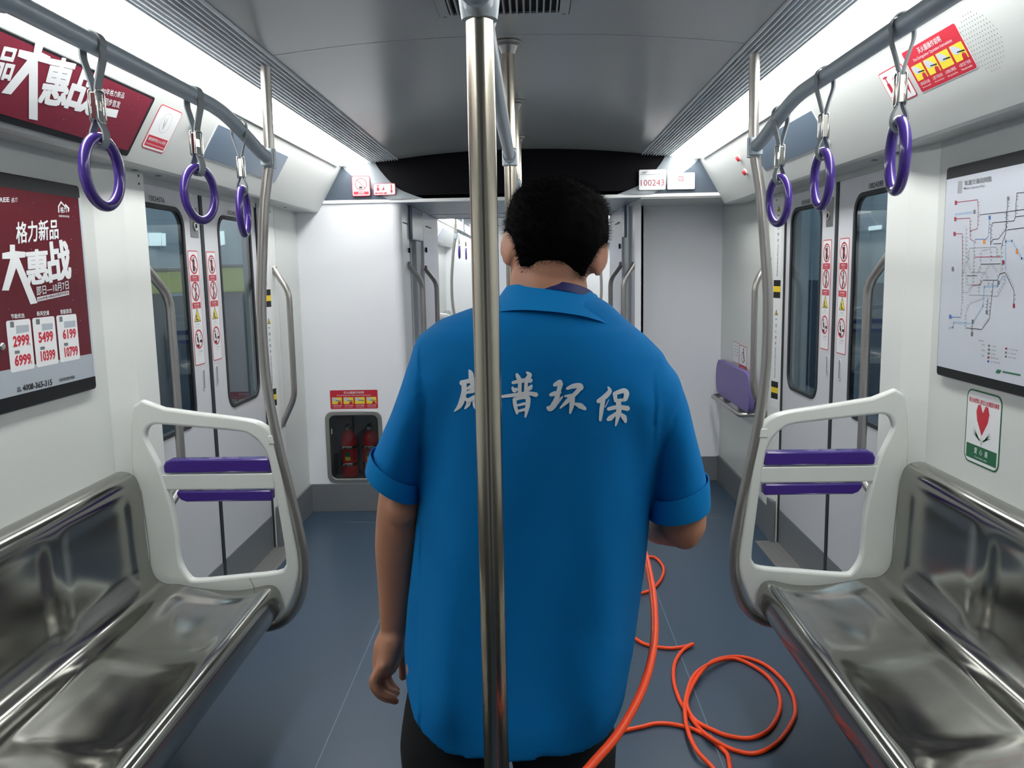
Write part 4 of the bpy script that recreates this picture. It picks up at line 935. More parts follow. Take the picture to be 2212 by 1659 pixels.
# pinch warning strip on the far jambs
def pinch(sd):
    pl = Pl((sd*1.352, 4.43, 0), (0, 1, 0) if sd < 0 else (0, -1, 0), (0, 0, 1)) if False else None
    a = Vector((sd*1.3655, 4.418, 0)); b = Vector((sd*1.3465, 4.498, 0))
    U = (b-a) if sd < 0 else (a-b); pl = Pl(a if sd < 0 else b, U, (0, 0, 1)); Lw = U.length
    o = pl.slab('pinch_warning_strip', [[(.006, .74), (Lw-.006, .74), (Lw-.006, 1.80), (.006, 1.80)]], 'white', None, 0.0005, .0012)
    tag(o, 'vertical hand-pinching warning strip with black and yellow blocks on the %s door jamb' % near(sd), 'sticker', 'pinch warning strips')
    x0, x1 = .006, Lw-.006; xc = (x0+x1)/2
    bl = [(z, z+.032) for z in (1.322, 1.384, .784, .846)]
    pl.flat('black_marking', [[(x0, p), (x1, p), (x1, q), (x0, q)] for p, q in bl], 'ink', o, .0016)
    pl.flat('yellow_marking', [[(x0, z), (x1, z), (x1, z+.030), (x0, z+.030)] for z in (1.354, .816)], 'hazard', o, .0016)
    for z0 in (1.42, .88):
        top = z0+.36
        pl.flat('triangle_marking', [([(xc-.017, top-.008), (xc+.017, top-.008), (xc, top+.022)], [(xc-.012, top-.005), (xc+.012, top-.005), (xc, top+.016)]), [(xc-.003, top-.004), (xc+.003, top-.004), (xc+.001, top+.008), (xc-.001, top+.008)]], 'ink', o, .0018)
        pl.flat('triangle_print', [[(xc-.014, top-.006), (xc+.014, top-.006), (xc, top+.018)]], 'hazard', o, .0016)
        its = []
        for k, chx in enumerate('!当心夹手'): its.append(row(chx, xc, top-.030-k*.032, .017 if k else .006, .017 if k else .016, .01))
        g = glyphs('Warning hands pinching', .01)[2]; hgt = .012; L_ = .165; t0 = top-.178
        its.append(('Warning hands pinching', (xc-hgt/2, t0), (xc-hgt/2, t0-L_), (xc+hgt/2, t0), .012))
        letter(pl, 'lettering', its, 'ink', o, .0018)
    return o
pinch(-1); pinch(1)
# wheelchair bay stickers
F = Pl((1.357, 0, 0), (0, -1, 0), (0, 0, 1))
o = sticker(F, 'wheelchair_sticker', -5.235, .852, -5.052, 1.005, .004, 'red', 'red-edged wheelchair sticker above the lilac back pad')
F.flat('print', [rrect(-5.231, .885, -5.056, 1.001, .003)], 'white', o, .0011)
qx, qz = -5.14, .945
F.flat('pictogram_marking', [circ(qx+.01, qz+.040, .010, n=12), (circ(qx-.005, qz-.012, .034), circ(qx-.005, qz-.012, .028)), [(qx-.004, qz+.03), (qx+.014, qz+.03), (qx+.016, qz-.002), (qx+.04, qz-.03), (qx+.03, qz-.036), (qx+.004, qz-.006)]], 'ink', o, .0014)
letter(F, 'lettering', [row('轮椅专用', -5.143, .868, .015, .12, .01)], 'white', o, .0014)
o = sticker(F, 'notice_sticker', -5.40, .880, -5.245, 1.012, .003, 'red', 'thin pale notice sticker left of the wheelchair sticker')
F.flat('print', [rrect(-5.397, .883, -5.248, 1.009, .002)], 'white', o, .0011)
letter(F, 'lettering', [row(t_, -5.322, z_, .007, .09) for t_, z_ in (('使用须知', .99), ('请系好安全带', .97), ('请固定轮椅', .95), ('请勿攀爬', .93))], 'inkgrey', o, .0014)
# ---- lilac back pad with steel bar
t = empty('wheelchair_leaning_board', (1.33, 5.25, .7)); tag(t, 'lilac padded wheelchair backrest over a steel bar by the right end wall', 'backrest')
P = Pl(Vector((1.305, 0, 0))-t.location, (0, -1, 0), (0, 0, 1))
# tilted pad
cr_ = crom([(-5.66, .70, 0), (-5.66, .80, 0), (-5.60, .868, 0), (-5.50, .872, 0), (-5.15, .872, 0), (-4.86, .868, 0), (-4.80, .80, 0), (-4.80, .69, 0), (-4.86, .645, 0), (-5.2, .645, 0), (-5.58, .645, 0)], 3, True)
P.slab('pad', [[(p.x, p.y) for p in cr_]], 'lilac', t, -.035, 0, .010, 50)
tube('bar', [Vector(p)-t.location for p in fillet([(1.357, 5.62, .63), (1.27, 5.60, .625), (1.27, 4.86, .625), (1.357, 4.84, .63)], .03)], .014, 'hand', t, 16)
for y in (5.45, 5.05): box('bracket', 1.315-t.location.x, 1.357-t.location.x, y-5.25, y+.05-5.25, .60-.7, .70-.7, 'dull', t, .003)
# ---- extinguisher cabinet door and extinguishers
t = empty('extinguisher_cabinet', (-1.06, 5.10, .41)); tag(t, 'steel-framed clear cabinet door in the end wall over two extinguishers', 'cabinet')
P = Pl(Vector((0, 5.099, 0))-t.location, (1, 0, 0), (0, 0, 1))
P.slab('door_frame', [rrect(-1.240, .186, -.883, .642, .05, 7), rrect(-1.214, .212, -.909, .616, .036, 7)], 'hand', t, 0, .010, .003)
P.slab('clear_panel', [rrect(-1.214, .212, -.909, .616, .036, 7)], 'clear', t, .002, .004)
P.slab('catch', [rrect(-1.203, .50, -1.196, .535, .002, 2)], 'chrome', t, .004, .010)
for x, lab in ((-1.125, 'left red fire extinguisher strapped in the cabinet'), (-.985, 'right red fire extinguisher strapped in the cabinet')):
    e = empty('fire_extinguisher', (x, 5.215, .201)); tag(e, lab, 'extinguisher', 'fire extinguishers in the cabinet')
    lathe('bottle', [(.046, 0), (.052, .006), (.052, .235), (.046, .262), (.030, .285), (.017, .296), (.017, .305)], 'extred', e, 28)
    lathe('neck', [(.016, .300), (.016, .325), (.010, .33)], 'black', e)
    box('lever', -.012, .012, -.05, .03, .325, .336, 'black', e, .003)
    lathe('gauge', [(.013, 0), (.013, .008), (.009, .010)], 'chrome', e, 16).matrix_local = Matrix.Translation((0, -.022, .315)) @ Matrix.Rotation(PI/2, 4, 'X')
    for z in (.085, .195):
        lathe('strap', [(.0535, z-.008), (.0545, z-.008), (.0545, z+.008), (.0535, z+.008)], 'black', e, 28)
        box('strap_buckle', -.030, .032, -.061, -.054, z-.009, z+.009, 'chrome', e, .003)
        box('buckle_slot', -.016, -.004, -.0615, -.0605, z-.006, z+.006, 'dark', e)
    vs = []; fs = []
    for i in range(7):
        a = R_(-90-18+36*i/6)
        for z in (.112, .165): vs.append((.0526*math.cos(a), .0526*math.sin(a), z))
    for i in range(6): fs.append((2*i, 2*i+2, 2*i+3, 2*i+1))
    mesh('paper_label', vs, fs, 'yellow', e); vs2 = [(x_, y_-.0004, max(z_, .135)) for x_, y_, z_ in vs]; mesh('green_label', vs2, fs, 'green', e)
# ================================================================ NEXT CAR AND OUTSIDE
for sd in (-1, 1):
    X = lambda a: sd*a
    wl = empty('wall_next_car_left' if sd < 0 else 'wall_next_car_right'); struct(wl, 'white side wall of the next car')
    box('wall_panel', X(1.335), X(1.46), 9.314, 13.6, 0, 1.87, 'wall', wl)
    pillar_prof(sd, 9.31, 9.025, wl, 'pillar', 'trim_24' if sd < 0 else 'trim_25')
    box('wall_panel', X(1.345), X(1.46), 6.93, 7.59, 0, 1.9, 'pillar', wl)
    box('door_header', X(1.372), X(1.46), 7.59, 9.025, 1.842, 1.868, 'wall', wl)
    o = box('baseboard_next_left' if sd < 0 else 'baseboard_next_right', X(1.333), X(1.36), 6.93, 7.59, 0, .18, 'base'); struct(o)
    pl = DL if sd < 0 else DR; s = 1 if sd < 0 else -1
    for nm, ya, yb, hole in (('door_%d' % (5 if sd < 0 else 7), 7.600, 8.304, (7.675, 8.134)), ('door_%d' % (6 if sd < 0 else 8), 8.336, 9.018, (8.508, 8.955))):
        d, keep = door_leaf(nm, sd, ya, yb, hole, 'door leaf in the next car')
        e = ya if ya > 8.32 else yb
        keep(box('edge_seal', sd*1.376, sd*1.40, (e-.0158 if ya > 8.32 else e), (e if ya > 8.32 else e+.0158), 0, 1.868, 'rubber'))
    door_sticker(pl, s*8.245, 'tall warning sticker on the first %s door leaf of the next car' % near(sd)); door_sticker(pl, s*8.43, 'tall warning sticker on the second %s door leaf of the next car' % near(sd))
    handrail([(X(1.345), 9.022, 1.57), (X(1.298), 8.885, 1.42), (X(1.298), 8.885, .70), (X(1.345), 9.022, .58)], .0165, 'steel door handrail of the next car on the %s' % near(sd), 'next car handrails', (X(1.30), 9.07, 0))
    handrail([(X(1.345), 7.44, 1.53), (X(1.262), 7.455, 1.40), (X(1.262), 7.455, .82), (X(1.345), 7.44, .66)], .0165, 'steel jamb handrail of the next car on the %s' % near(sd), 'next car handrails', (X(1.345), 7.44, 0))
    c_ = CVL if sd < 0 else CVR
    for k, (a, b) in enumerate(((7.9, 8.8), (9.6, 10.5), (11.0, 11.9))):
        u0, u1 = (a, b) if sd < 0 else (-b, -a)
        o = c_.slab('poster_frame', [rrect(u0, .03, u1, .24, .006, 2)], 'lip', None, 0, .012, .002); tag(o, '%s pale framed panel on the %s cove of the next car' % (('first', 'second', 'third')[k], near(sd)), 'poster', 'cove panels of the next car')
        c_.flat('panel_face', [[(u0+.02, .045), (u1-.02, .045), (u1-.02, .225), (u0+.02, .225)]], 'mapbg', o, .0128)
# end of the next car
o = MB().box(-1.42, -.75, 13.6, 13.7, 0, 2.3).box(.75, 1.42, 13.6, 13.7, 0, 2.3).box(-.75, .75, 13.6, 13.7, 1.9, 2.3).box(-.8, .8, 14.3, 14.35, 0, 2).build('wall_next_car_end', 'endwall'); struct(o)
struct(box('wall_next_car_front', -1.36, -.82, 6.90, 6.93, 0, 1.91, 'endwall')); struct(box('wall_next_car_front', .82, 1.36, 6.90, 6.93, 0, 1.91, 'endwall'))
for y, lab in ((7.37, 'steel centre pole of the next car near the gangway'), (9.27, 'steel centre pole farther inside the next car')): centre_pole(y, lab)
tube_rail = empty('overhead_rail', (0, 7.37, 1.848)); tag(tube_rail, 'straight grey centre rail of the next car', 'rail'); tube('tube', [(0, 0, 0), (0, 6.1, 0)], .0165, 'rail', tube_rail, 16)
# unseen rear: pale panels and dark middle added for reflections in the pole
struct(MB().box(-1.42, -.50, Y0-.05, Y0, 0, 2.3).box(.50, 1.42, Y0-.05, Y0, 0, 2.3).build('wall_back_reflector', 'endwall'), 'unseen pale panels added behind the camera to reflect in the pole'); struct(box('wall_back_dark_sheet', -.5, .5, Y0-.9, Y0-.85, 0, 2.3, 'dark')); struct(box('ceiling_back', -1.42, 1.42, Y0-.9, Y0-.05, 2.2, 2.3, 'dark')); struct(box('floor_back', -1.42, 1.42, Y0-.9, Y0, -.06, 0, 'floor'))
# --- depot outside the windows
g = box('ground', -9, 9, -4, 34, -1.2, -1.1, 'base'); g.scale.y = 1; struct(g, 'concrete depot ground outside')
M['depot'] = mat('depot_wall', (150, 164, 172), .8, noise_amt=.3, noise_scale=1.2)
M['depotwin'] = mat('depot_window', (236, 244, 240), .5, emit=1.3)
M['depotyel'] = mat('depot_yellow', (214, 218, 110), .6)
for sx in (-1, 1):
    la = bpy.data.lights.new('depot_fill', 'AREA'); la.shape = 'RECTANGLE'; la.size = 2.5; la.size_y = 26; la.energy = 1000; la.color = (.92, .97, 1)  # area fill light added to brighten the view through the windows
    lo = bpy.data.objects.new('depot_fill', la); COL.objects.link(lo); lo.location = (sx*3.8, 15, 5.8)
def hx(px, py, x): d = ray(px, py); return CAM + d*((x-CAM.x)/d.x)
dl = box('depot_wall_left', -6.1, -6.0, -4, 34, -1.1, 6, 'depot'); struct(dl, 'dim depot wall outside the left windows'); dl.name = 'wall_depot_left'
dr = box('wall_depot_right', 6.0, 6.1, -4, 34, -1.1, 6, 'depot'); struct(dr, 'dim depot wall outside the right windows')
M['dado'] = mat('depot_dado', (70, 84, 98), .7, noise_amt=.2, noise_scale=2)
for sx, dd in ((-1, dl), (1, dr)): box('dado_panel', sx*5.94, sx*6.0, -4, 34, -1.1, 1.15, 'dado', dd)
for sx, dd in ((-1, dl), (1, dr)):
    for y in range(6, 32, 3): box('column', sx*5.7, sx*6.0, y, y+.35, -1.1, 6, 'depot', dd)
WD = Pl((-6.0, 0, 0), (0, 1, 0), (0, 0, 1))
for q_ in ([(318, 503), (345, 503), (345, 531), (320, 531)], [(349, 504), (354, 504), (355, 531), (350, 531)], [(472, 500), (481, 499), (483, 528), (474, 530)]): WD.slab('window_pane', [[WD.px(*p) for p in q_]], 'depotwin', dl, 0, .03)
WD2 = Pl((6.0, 0, 0), (0, -1, 0), (0, 0, 1))
for y in (7.5, 8.6, 11.0, 12.4, 14.5): WD2.slab('window_pane', [rrect(-y-.9, 2.05, -y, 2.12, .02, 2)], 'depotwin', dr, 0, .03)
for (x, y, z, lab, nm, cat, sz) in ((-4.2, 9.4, 1.8, 'yellow-green equipment box outside the left window', 'equipment_box', 'box', (.5, .4, -.05)), (-4.2, 11.8, 1.75, 'second yellow-green box farther along outside the left window', 'equipment_box', 'box', (.5, .3, .05)), (4.4, 8.6, .8, 'pale equipment box outside the right window', 'equipment_box', 'box', (.5, 1.2, .4))):
    e = empty(nm, (x, y, -1.1)); tag(e, lab, cat)
    box('body', -sz[0]/2, sz[0]/2, -sz[1]/2, sz[1]/2, z+.6, z+.6+sz[2]+.3, 'depotyel' if x < 0 else 'mapbg', e, .02)
    box('lid', -sz[0]/2-.02, sz[0]/2+.02, -sz[1]/2-.02, sz[1]/2+.02, z+.9+sz[2], z+.94+sz[2], 'dull', e, .01)
    box('stand', -sz[0]/4, sz[0]/4, -sz[1]/4, sz[1]/4, 0, z+.6, 'base', e)
# ================================================================ ORANGE CABLE
def fz(px, py, z=.008): return atz(px, py, z)
hang = [at(1372, 1165, 1.73), at(1388, 1185, 1.70), at(1400, 1225, 1.62), at(1411, 1290, 1.52), at(1414, 1370, 1.42), at(1403, 1440, 1.33), at(1378, 1510, 1.25), at(1335, 1585, 1.18), at(1278, 1652, 1.12), at(1225, 1715, 1.06), at(1170, 1800, 1.0)]
hang += [Vector((.03, .90, .35)), Vector((.08, .85, .15)), Vector((.22, .98, .04)), Vector((.40, 1.35, .008)), Vector((.56, 1.9, .008))]
floor_run = [fz(*p) for p in [(1577, 1659), (1562, 1620), (1512, 1582), (1461, 1566), (1417, 1563), (1372, 1573)]]
behind = [Vector((.19, 2.50, .008)), Vector((.05, 2.62, .008)), Vector((.02, 3.0, .008)), Vector((.1, 3.6, .008)), Vector((.42, 4.1, .008))]
floor2 = [fz(*p) for p in [(1396, 1203), (1420, 1208), (1434, 1232), (1420, 1262), (1388, 1281)]] + [Vector((.38, 3.62, .008)), Vector((.36, 3.38, .008))]
floor3 = [fz(*p) for p in [(1370, 1378), (1395, 1392), (1440, 1400), (1478, 1397)]] + [atz(1497, 1391, .012)] + [fz(*p) for p in [(1474, 1406), (1457, 1435), (1456, 1473), (1469, 1514), (1487, 1542), (1510, 1573)]]
floor4 = [fz(px, py, .02) for px, py in [(1540, 1597)]] + [fz(*p) for p in [(1585, 1620), (1634, 1627), (1680, 1603), (1711, 1560), (1718, 1528), (1704, 1486), (1657, 1439), (1601, 1419)]]
floor5 = [fz(px, py, .02) for px, py in [(1545, 1426), (1512, 1455), (1489, 1495), (1484, 1525)]] + [fz(*p) for p in [(1502, 1556), (1540, 1577), (1575, 1590), (1624, 1594), (1665, 1572), (1686, 1523), (1671, 1476), (1634, 1443), (1587, 1423)]] + [fz(px, py, .022) for px, py in [(1540, 1431), (1500, 1458), (1482, 1506), (1480, 1544), (1487, 1581), (1506, 1622)]] + [fz(1540, 1659), Vector((.62, 2.18, .008)), Vector((.70, 1.9, .008)), Vector((.62, 1.2, .008)), Vector((.3, .4, .008))]
path = crom(hang+floor_run+behind+floor2+floor3+floor4+floor5, 7)
cab_ = tube('orange_cable', path, .0070, 'cable', None, 10); tag(cab_, 'bright orange cable hanging from the man and coiled in loops on the floor', 'cable')

# ================================================================ THE MAN
YP = 1.42
M['skin'] = mat('skin', (186, 132, 106), .5, noise_amt=.06, noise_scale=25); M['skin'].node_tree.nodes['Principled BSDF'].inputs['Subsurface Weight'].default_value = .08
M['skin'].node_tree.nodes['Principled BSDF'].inputs['Subsurface Radius'].default_value = (.01, .004, .002)
M['shirt'] = mat('blue_pique', (0, 118, 188), .85, spec=.2, bump=.25, bump_scale=900)
M['cuff'] = mat('blue_ribbing', (0, 124, 194), .85, spec=.2, bump=.3, bump_scale=700)
M['hair'] = mat('black_hair', (7, 7, 9), .9, spec=.08)
M['trouser'] = mat('black_trousers', (12, 13, 17), .8, noise_amt=.2)
M['lanyard'] = mat('navy_lanyard', (22, 26, 96), .6)
M['shoe'] = mat('dark_shoe', (30, 30, 34), .5)
M['print'] = mat('white_shirt_print', (238, 243, 248), .6)
def caps(bm, P, R, seg=16, sub=4):
    """closed tapered limb with round ends"""
    P = crom(P, sub); n = len(P); k = len(R); RR_ = []
    for i in range(n):
        t = i/(n-1)*(k-1); a = min(int(t), k-2); f_ = t-a; RR_.append(R[a]*(1-f_)+R[a+1]*f_)
    d0 = (P[0]-P[1]).normalized(); d1 = (P[-1]-P[-2]).normalized(); pre = []; post = []
    for j in range(1, 5):
        a = PI/2*j/5
        pre.insert(0, (P[0]+d0*RR_[0]*math.sin(a), RR_[0]*math.cos(a))); post.append((P[-1]+d1*RR_[-1]*math.sin(a), RR_[-1]*math.cos(a)))
    pts = [p for p, _ in pre]+P+[p for p, _ in post]; rs = [r for _, r in pre]+RR_+[r for _, r in post]
    vs, fs = tube_data(pts, rs, seg); V = [bm.verts.new(v) for v in vs]
    for f in fs:
        try: bm.faces.new([V[i] for i in f])
        except ValueError: pass
def ellip(bm, c, r, rot=None, fn=None, nu=32, nv=20):
    V = []; rot = rot or Matrix.Identity(3)
    top = bm.verts.new(Vector(c)+rot@Vector((0, 0, r[2]))) ; bot = bm.verts.new(Vector(c)+rot@Vector((0, 0, -r[2])))
    rows = []
    for i in range(1, nv):
        ph = PI*i/nv; rowv = []
        for j in range(nu):
            th = 2*PI*j/nu; p = Vector((r[0]*math.sin(ph)*math.cos(th), r[1]*math.sin(ph)*math.sin(th), r[2]*math.cos(ph)))
            if fn: p = fn(p)
            rowv.append(bm.verts.new(Vector(c)+rot@p))
        rows.append(rowv)
    for j in range(nu):
        j2 = (j+1) % nu; bm.faces.new((top, rows[0][j], rows[0][j2])); bm.faces.new((bot, rows[-1][j2], rows[-1][j]))
        for i in range(len(rows)-1): bm.faces.new((rows[i][j], rows[i+1][j], rows[i+1][j2], rows[i][j2]))
def voxel(name, bm, size, m, parent, it=3, fac=.5):
    bmesh.ops.recalc_face_normals(bm, faces=bm.faces); me = bpy.data.meshes.new(name); bm.to_mesh(me); bm.free()
    o = link(name, me, None, None)
    r = o.modifiers.new('r', 'REMESH'); r.mode = 'VOXEL'; r.voxel_size = size
    s = o.modifiers.new('s', 'SMOOTH'); s.factor = fac; s.iterations = it
    dg = bpy.context.evaluated_depsgraph_get(); me2 = bpy.data.meshes.new_from_object(o.evaluated_get(dg)); me2.name = name
    o.modifiers.clear(); o.data = me2; me2.materials.clear(); me2.materials.append(M[m])
    me2.polygons.foreach_set('use_smooth', [True]*len(me2.polygons)); o.parent = parent; return o
man = empty('person', (0.0, 0, 0)); tag(man, 'man seen from behind in a blue polo shirt with white lettering, looking down', 'person')
# -- head frame
HC = at(1199, 527, 1.452)
HR = (Matrix.Rotation(R_(8), 3, 'Y') @ Matrix.Rotation(R_(-24), 3, 'X'))
def hp(x, y, z): return HC + HR@Vector((x, y, z))
def skull(p, grow=0):
    x, y, z = p
    if z < -.03: # narrow to jaw
        k = 1-min((-.03-z)/.11, 1)*.30; x *= k; y = y*(k if y < 0 else 1-.12*min((-.03-z)/.11, 1))
        if y < -.02: y = -.02+(y+.02)*(1-.35*min((-.03-z)/.08, 1))
    q = Vector((x, y, z))
    if y > .05: # face relief (front)
        f_ = math.exp(-((x/.013)**2))*math.exp(-(((z+.035)/.022)**2)); q.y += .022*f_
        for sx in (-.03, .03): q.y -= .010*math.exp(-(((x-sx)/.016)**2))*math.exp(-(((z+.012)/.012)**2))
        q.y += .006*math.exp(-((x/.028)**2))*math.exp(-(((z+.075)/.008)**2)); q.y += .007*math.exp(-((x/.02)**2))*math.exp(-(((z+.105)/.012)**2))
        q.y += .004*math.exp(-(((z-.012)/.008)**2))
    return q
HRAD = (.0755, .096, .095)
bm = bmesh.new()
ellip(bm, HC, HRAD, HR, skull, 64, 48)
# ears
for sx in (-1, 1):
    c = hp(sx*.079, -.012, -.022); rot = HR @ Matrix.Rotation(R_(-34*sx), 3, 'Z') @ Matrix.Rotation(R_(8*sx), 3, 'Y')
    ellip(bm, c, (.0080, .022, .034), rot, lambda p: Vector((p.x+.25*abs(p.y)*0, p.y*(1 if p.z > -.01 else .8), p.z)), 20, 14)
    ellip(bm, hp(sx*.069, .002, -.022), (.016, .012, .024), HR, None, 16, 10)
# neck
caps(bm, [hp(0, -.012, -.045), at(1186, 600, 1.43), at(1184, 660, 1.425), at(1184, 720, 1.42)], [.060, .065, .069, .085], 24)
# torso core
caps(bm, [at(1185, 760, 1.44), at(1170, 900, 1.45), at(1150, 1100, 1.45), at(1130, 1300, 1.44), at(1120, 1400, 1.43)], [.085, .095, .095, .095, .10], 20)
caps(bm, [at(1000, 770, 1.43), at(1185, 745, 1.43), at(1365, 800, 1.43)], [.04, .07, .04], 16)
# left arm, hanging
LA = [at(965, 810, 1.42), at(900, 925, 1.42), at(868, 1085, 1.43), at(858, 1180, 1.445), at(856, 1270, 1.46), at(850, 1368, 1.47)]
caps(bm, LA, [.042, .042, .042, .040, .034, .0235], 20, 6)
# elbow
ellip(bm, at(868, 1098, 1.405), (.030, .026, .034), None, None, 16, 10)
# left hand
caps(bm, [at(850, 1365, 1.47), at(842, 1395, 1.47), at(833, 1432, 1.475)], [.024, .030, .026], 16, 4)
caps(bm, [at(848, 1385, 1.455), at(832, 1440, 1.445)], [.022, .018], 12, 3)
caps(bm, [at(848, 1385, 1.49), at(840, 1435, 1.50)], [.020, .017], 12, 3)
FG = [([(828, 1438), (812, 1466), (822, 1494), (850, 1507)], 1.432, .0088), ([(828, 1440), (806, 1472), (822, 1502), (854, 1514)], 1.450, .0096), ([(834, 1438), (822, 1470), (838, 1492), (856, 1497)], 1.470, .0098), ([(842, 1432), (836, 1462), (848, 1484), (857, 1490)], 1.492, .0094)]
for P_, y, r in FG: caps(bm, [at(px, py, y+.004*k) for k, (px, py) in enumerate(P_)], [r*1.12, r, r*.92, r*.82], 12, 4)
caps(bm, [at(852, 1383, 1.495), at(868, 1412, 1.515), at(872, 1438, 1.525), at(870, 1462, 1.53)], [.015, .0125, .0105, .0085], 12, 4)
# right arm, bent forward
RA = [at(1390, 835, 1.42), at(1440, 935, 1.42), at(1468, 1040, 1.42), at(1472, 1128, 1.42)]
caps(bm, RA, [.042, .043, .044, .043], 20, 6)
ellip(bm, at(1478, 1150, 1.415), (.030, .030, .030), None, None, 16, 10)
RF = [at(1472, 1128, 1.42), at(1447, 1130, 1.50), at(1405, 1118, 1.62), Vector((.225, 1.74, 1.115))]
caps(bm, RF, [.043, .042, .034, .024], 20, 6)
wr = RF[-1]
caps(bm, [wr, wr+Vector((-.03, .035, -.004)), wr+Vector((-.055, .062, -.012))], [.024, .028, .024], 14, 4)
for k in range(4):
    b = wr+Vector((-.062, .062-.004*k, .018-.019*k)); caps(bm, [b, b+Vector((-.026, .010, -.004)), b+Vector((-.034, -.012, -.010)), b+Vector((-.016, -.024, -.012))], [.0102, .0092, .0086, .0078], 10, 3)
b = wr+Vector((-.022, .012, .014)); caps(bm, [b, b+Vector((-.022, -.020, .006)), b+Vector((-.042, -.026, .0)), b+Vector((-.058, -.022, -.006))], [.0135, .0115, .010, .008], 10, 3)
# legs
for sx in (-1, 1):
    x = .01+sx*.10
    caps(bm, [Vector((x, 1.42, .80)), Vector((x, 1.42, .48)), Vector((x, 1.44, .30)), Vector((x+sx*.01, 1.43, .09))], [.085, .055, .050, .036], 16, 4)
    caps(bm, [Vector((x, 1.43, .07)), Vector((x+sx*.015, 1.56, .04))], [.036, .028], 12, 3)
body = voxel('body', bm, .0042, 'skin', man, 5, .5)
# ear hollows are shaped afterwards
for v in body.data.vertices:
    for sx in (-1, 1):
        c = hp(sx*.084, -.018, -.018); d = HR.inverted()@(Vector(v.co)-c)
        if abs(d.x) < .02: v.co -= HR@Vector((sx*.003*math.exp(-((d.y/.009)**2)-((d.z/.018)**2)), 0, 0))
for sx in (-1, 1):
    e = bmesh.new(); ellip(e, hp(sx*.030, .0745, -.013), (.0120, .0120, .0085), HR, None, 16, 12); from_bm('eye', e, 'white', body, True)
    e = bmesh.new(); ellip(e, hp(sx*.030, .0845, -.014), (.0050, .0032, .0050), HR, None, 12, 8); from_bm('iris', e, 'ink', body, True)
    e = bmesh.new(); caps(e, [hp(sx*.014, .094, .008), hp(sx*.030, .092, .013), hp(sx*.046, .082, .009)], [.003, .0035, .002], 8, 3); from_bm('eyebrow', e, 'hair', body, True)
e = bmesh.new(); caps(e, [hp(-.022, .083, -.078), hp(0, .092, -.076), hp(.022, .083, -.078)], [.003, .005, .003], 8, 4); M['lip_skin'] = mat('lip_skin', (160, 92, 84), .45); from_bm('lips', e, 'lip_skin', body, True)
# -- hair
def hair_t(p):
    """thickness of the hair at a point of the skull (head coordinates)"""
    x, y, z = p; front = sm(.02, .075, y)
    low = -.090-.014*math.exp(-((abs(x)-.040)/.012)**2)+.06*sm(.050, .075, abs(x))                    # nape line
    a = sm(low, low+.045, z)                               # fades out towards the nape
    if y > -.02: a *= sm(-.045+.08*sm(-.02, .05, y), -.015+.08*sm(-.02, .05, y), z)   # ears and temples
    if y > .03: a *= sm(.055, .085, z)                    # forehead
    top = sm(.0, .10, z)
    side = sm(.02, .075, abs(x))*sm(-.03, .02, z)
    corner = sm(.025, .06, abs(x))*sm(.02, .07, z)
    return a*(.010+.007*top+.004*side+.010*corner), a
bm = bmesh.new()
def hairfn(p):
    q = skull(p); t, a = hair_t(p); n = Vector((p.x/HRAD[0]**2, p.y/HRAD[1]**2, p.z/HRAD[2]**2)).normalized()
    jit = noise.noise(p*90)*.0025*a
    return q+n*(t-.006*(1-a)+jit)
ellip(bm, HC, HRAD, HR, hairfn, 112, 84)
# flat-topped crop: gently square the crown
hair = from_bm('hair', bm, 'hair', man, True)
# short strands give the edge its fuzz
rs = random.Random(11); vs = []; fs = []
HRi = HR
for _ in range(26000):
    ph = math.acos(1-2*rs.random()); th = 2*PI*rs.random()
    p = Vector((HRAD[0]*math.sin(ph)*math.cos(th), HRAD[1]*math.sin(ph)*math.sin(th), HRAD[2]*math.cos(ph))); t, a = hair_t(p)
    if a < .08 or rs.random() > a+.25: continue
    n = Vector((p.x/HRAD[0]**2, p.y/HRAD[1]**2, p.z/HRAD[2]**2)).normalized()
    base = skull(p)+n*(t-.004); L = (.006+.008*rs.random())*(.4+.8*a)
    d = (n+Vector((rs.gauss(0, .35), rs.gauss(0, .35), rs.gauss(-.15, .3)))).normalized(); s_ = d.orthogonal().normalized()*.0006
    k = len(vs); vs += [HC+HR@(base-s_), HC+HR@(base+s_), HC+HR@(base+d*L)]; fs.append((k, k+1, k+2))
tag(mesh('hair_strands', vs, fs, 'hair', hair), kind='stuff')
# -- shirt
SH = [(628, 1128, 1262, .050, 1.425), (640, 1095, 1290, .068, 1.425), (655, 1048, 1315, .084, 1.42), (668, 1008, 1330, .094, 1.42), (690, 950, 1352, .104, 1.42), (725, 905, 1395, .114, 1.42), (760, 890, 1430, .121, 1.42), (800, 888, 1448, .126, 1.42), (850, 893, 1452, .130, 1.42), (900, 900, 1440, .132, 1.42), (960, 908, 1422, .132, 1.42), (1000, 910, 1413, .131, 1.42), (1075, 905, 1406, .129, 1.42), (1200, 893, 1396, .130, 1.42), (1300, 881, 1382, .134, 1.42), (1400, 873, 1369, .138, 1.415), (1490, 876, 1357, .140, 1.41), (1552, 880, 1350, .141, 1.41)]
bm = bmesh.new(); NU = 72; rings = []
SHI = []
for a, b in zip(SH, SH[1:]):
    for k in range(4):
        t = k/4; SHI.append(tuple(a[i]*(1-t)+b[i]*t for i in range(5)))
SHI.append(SH[-1])
CVX = []
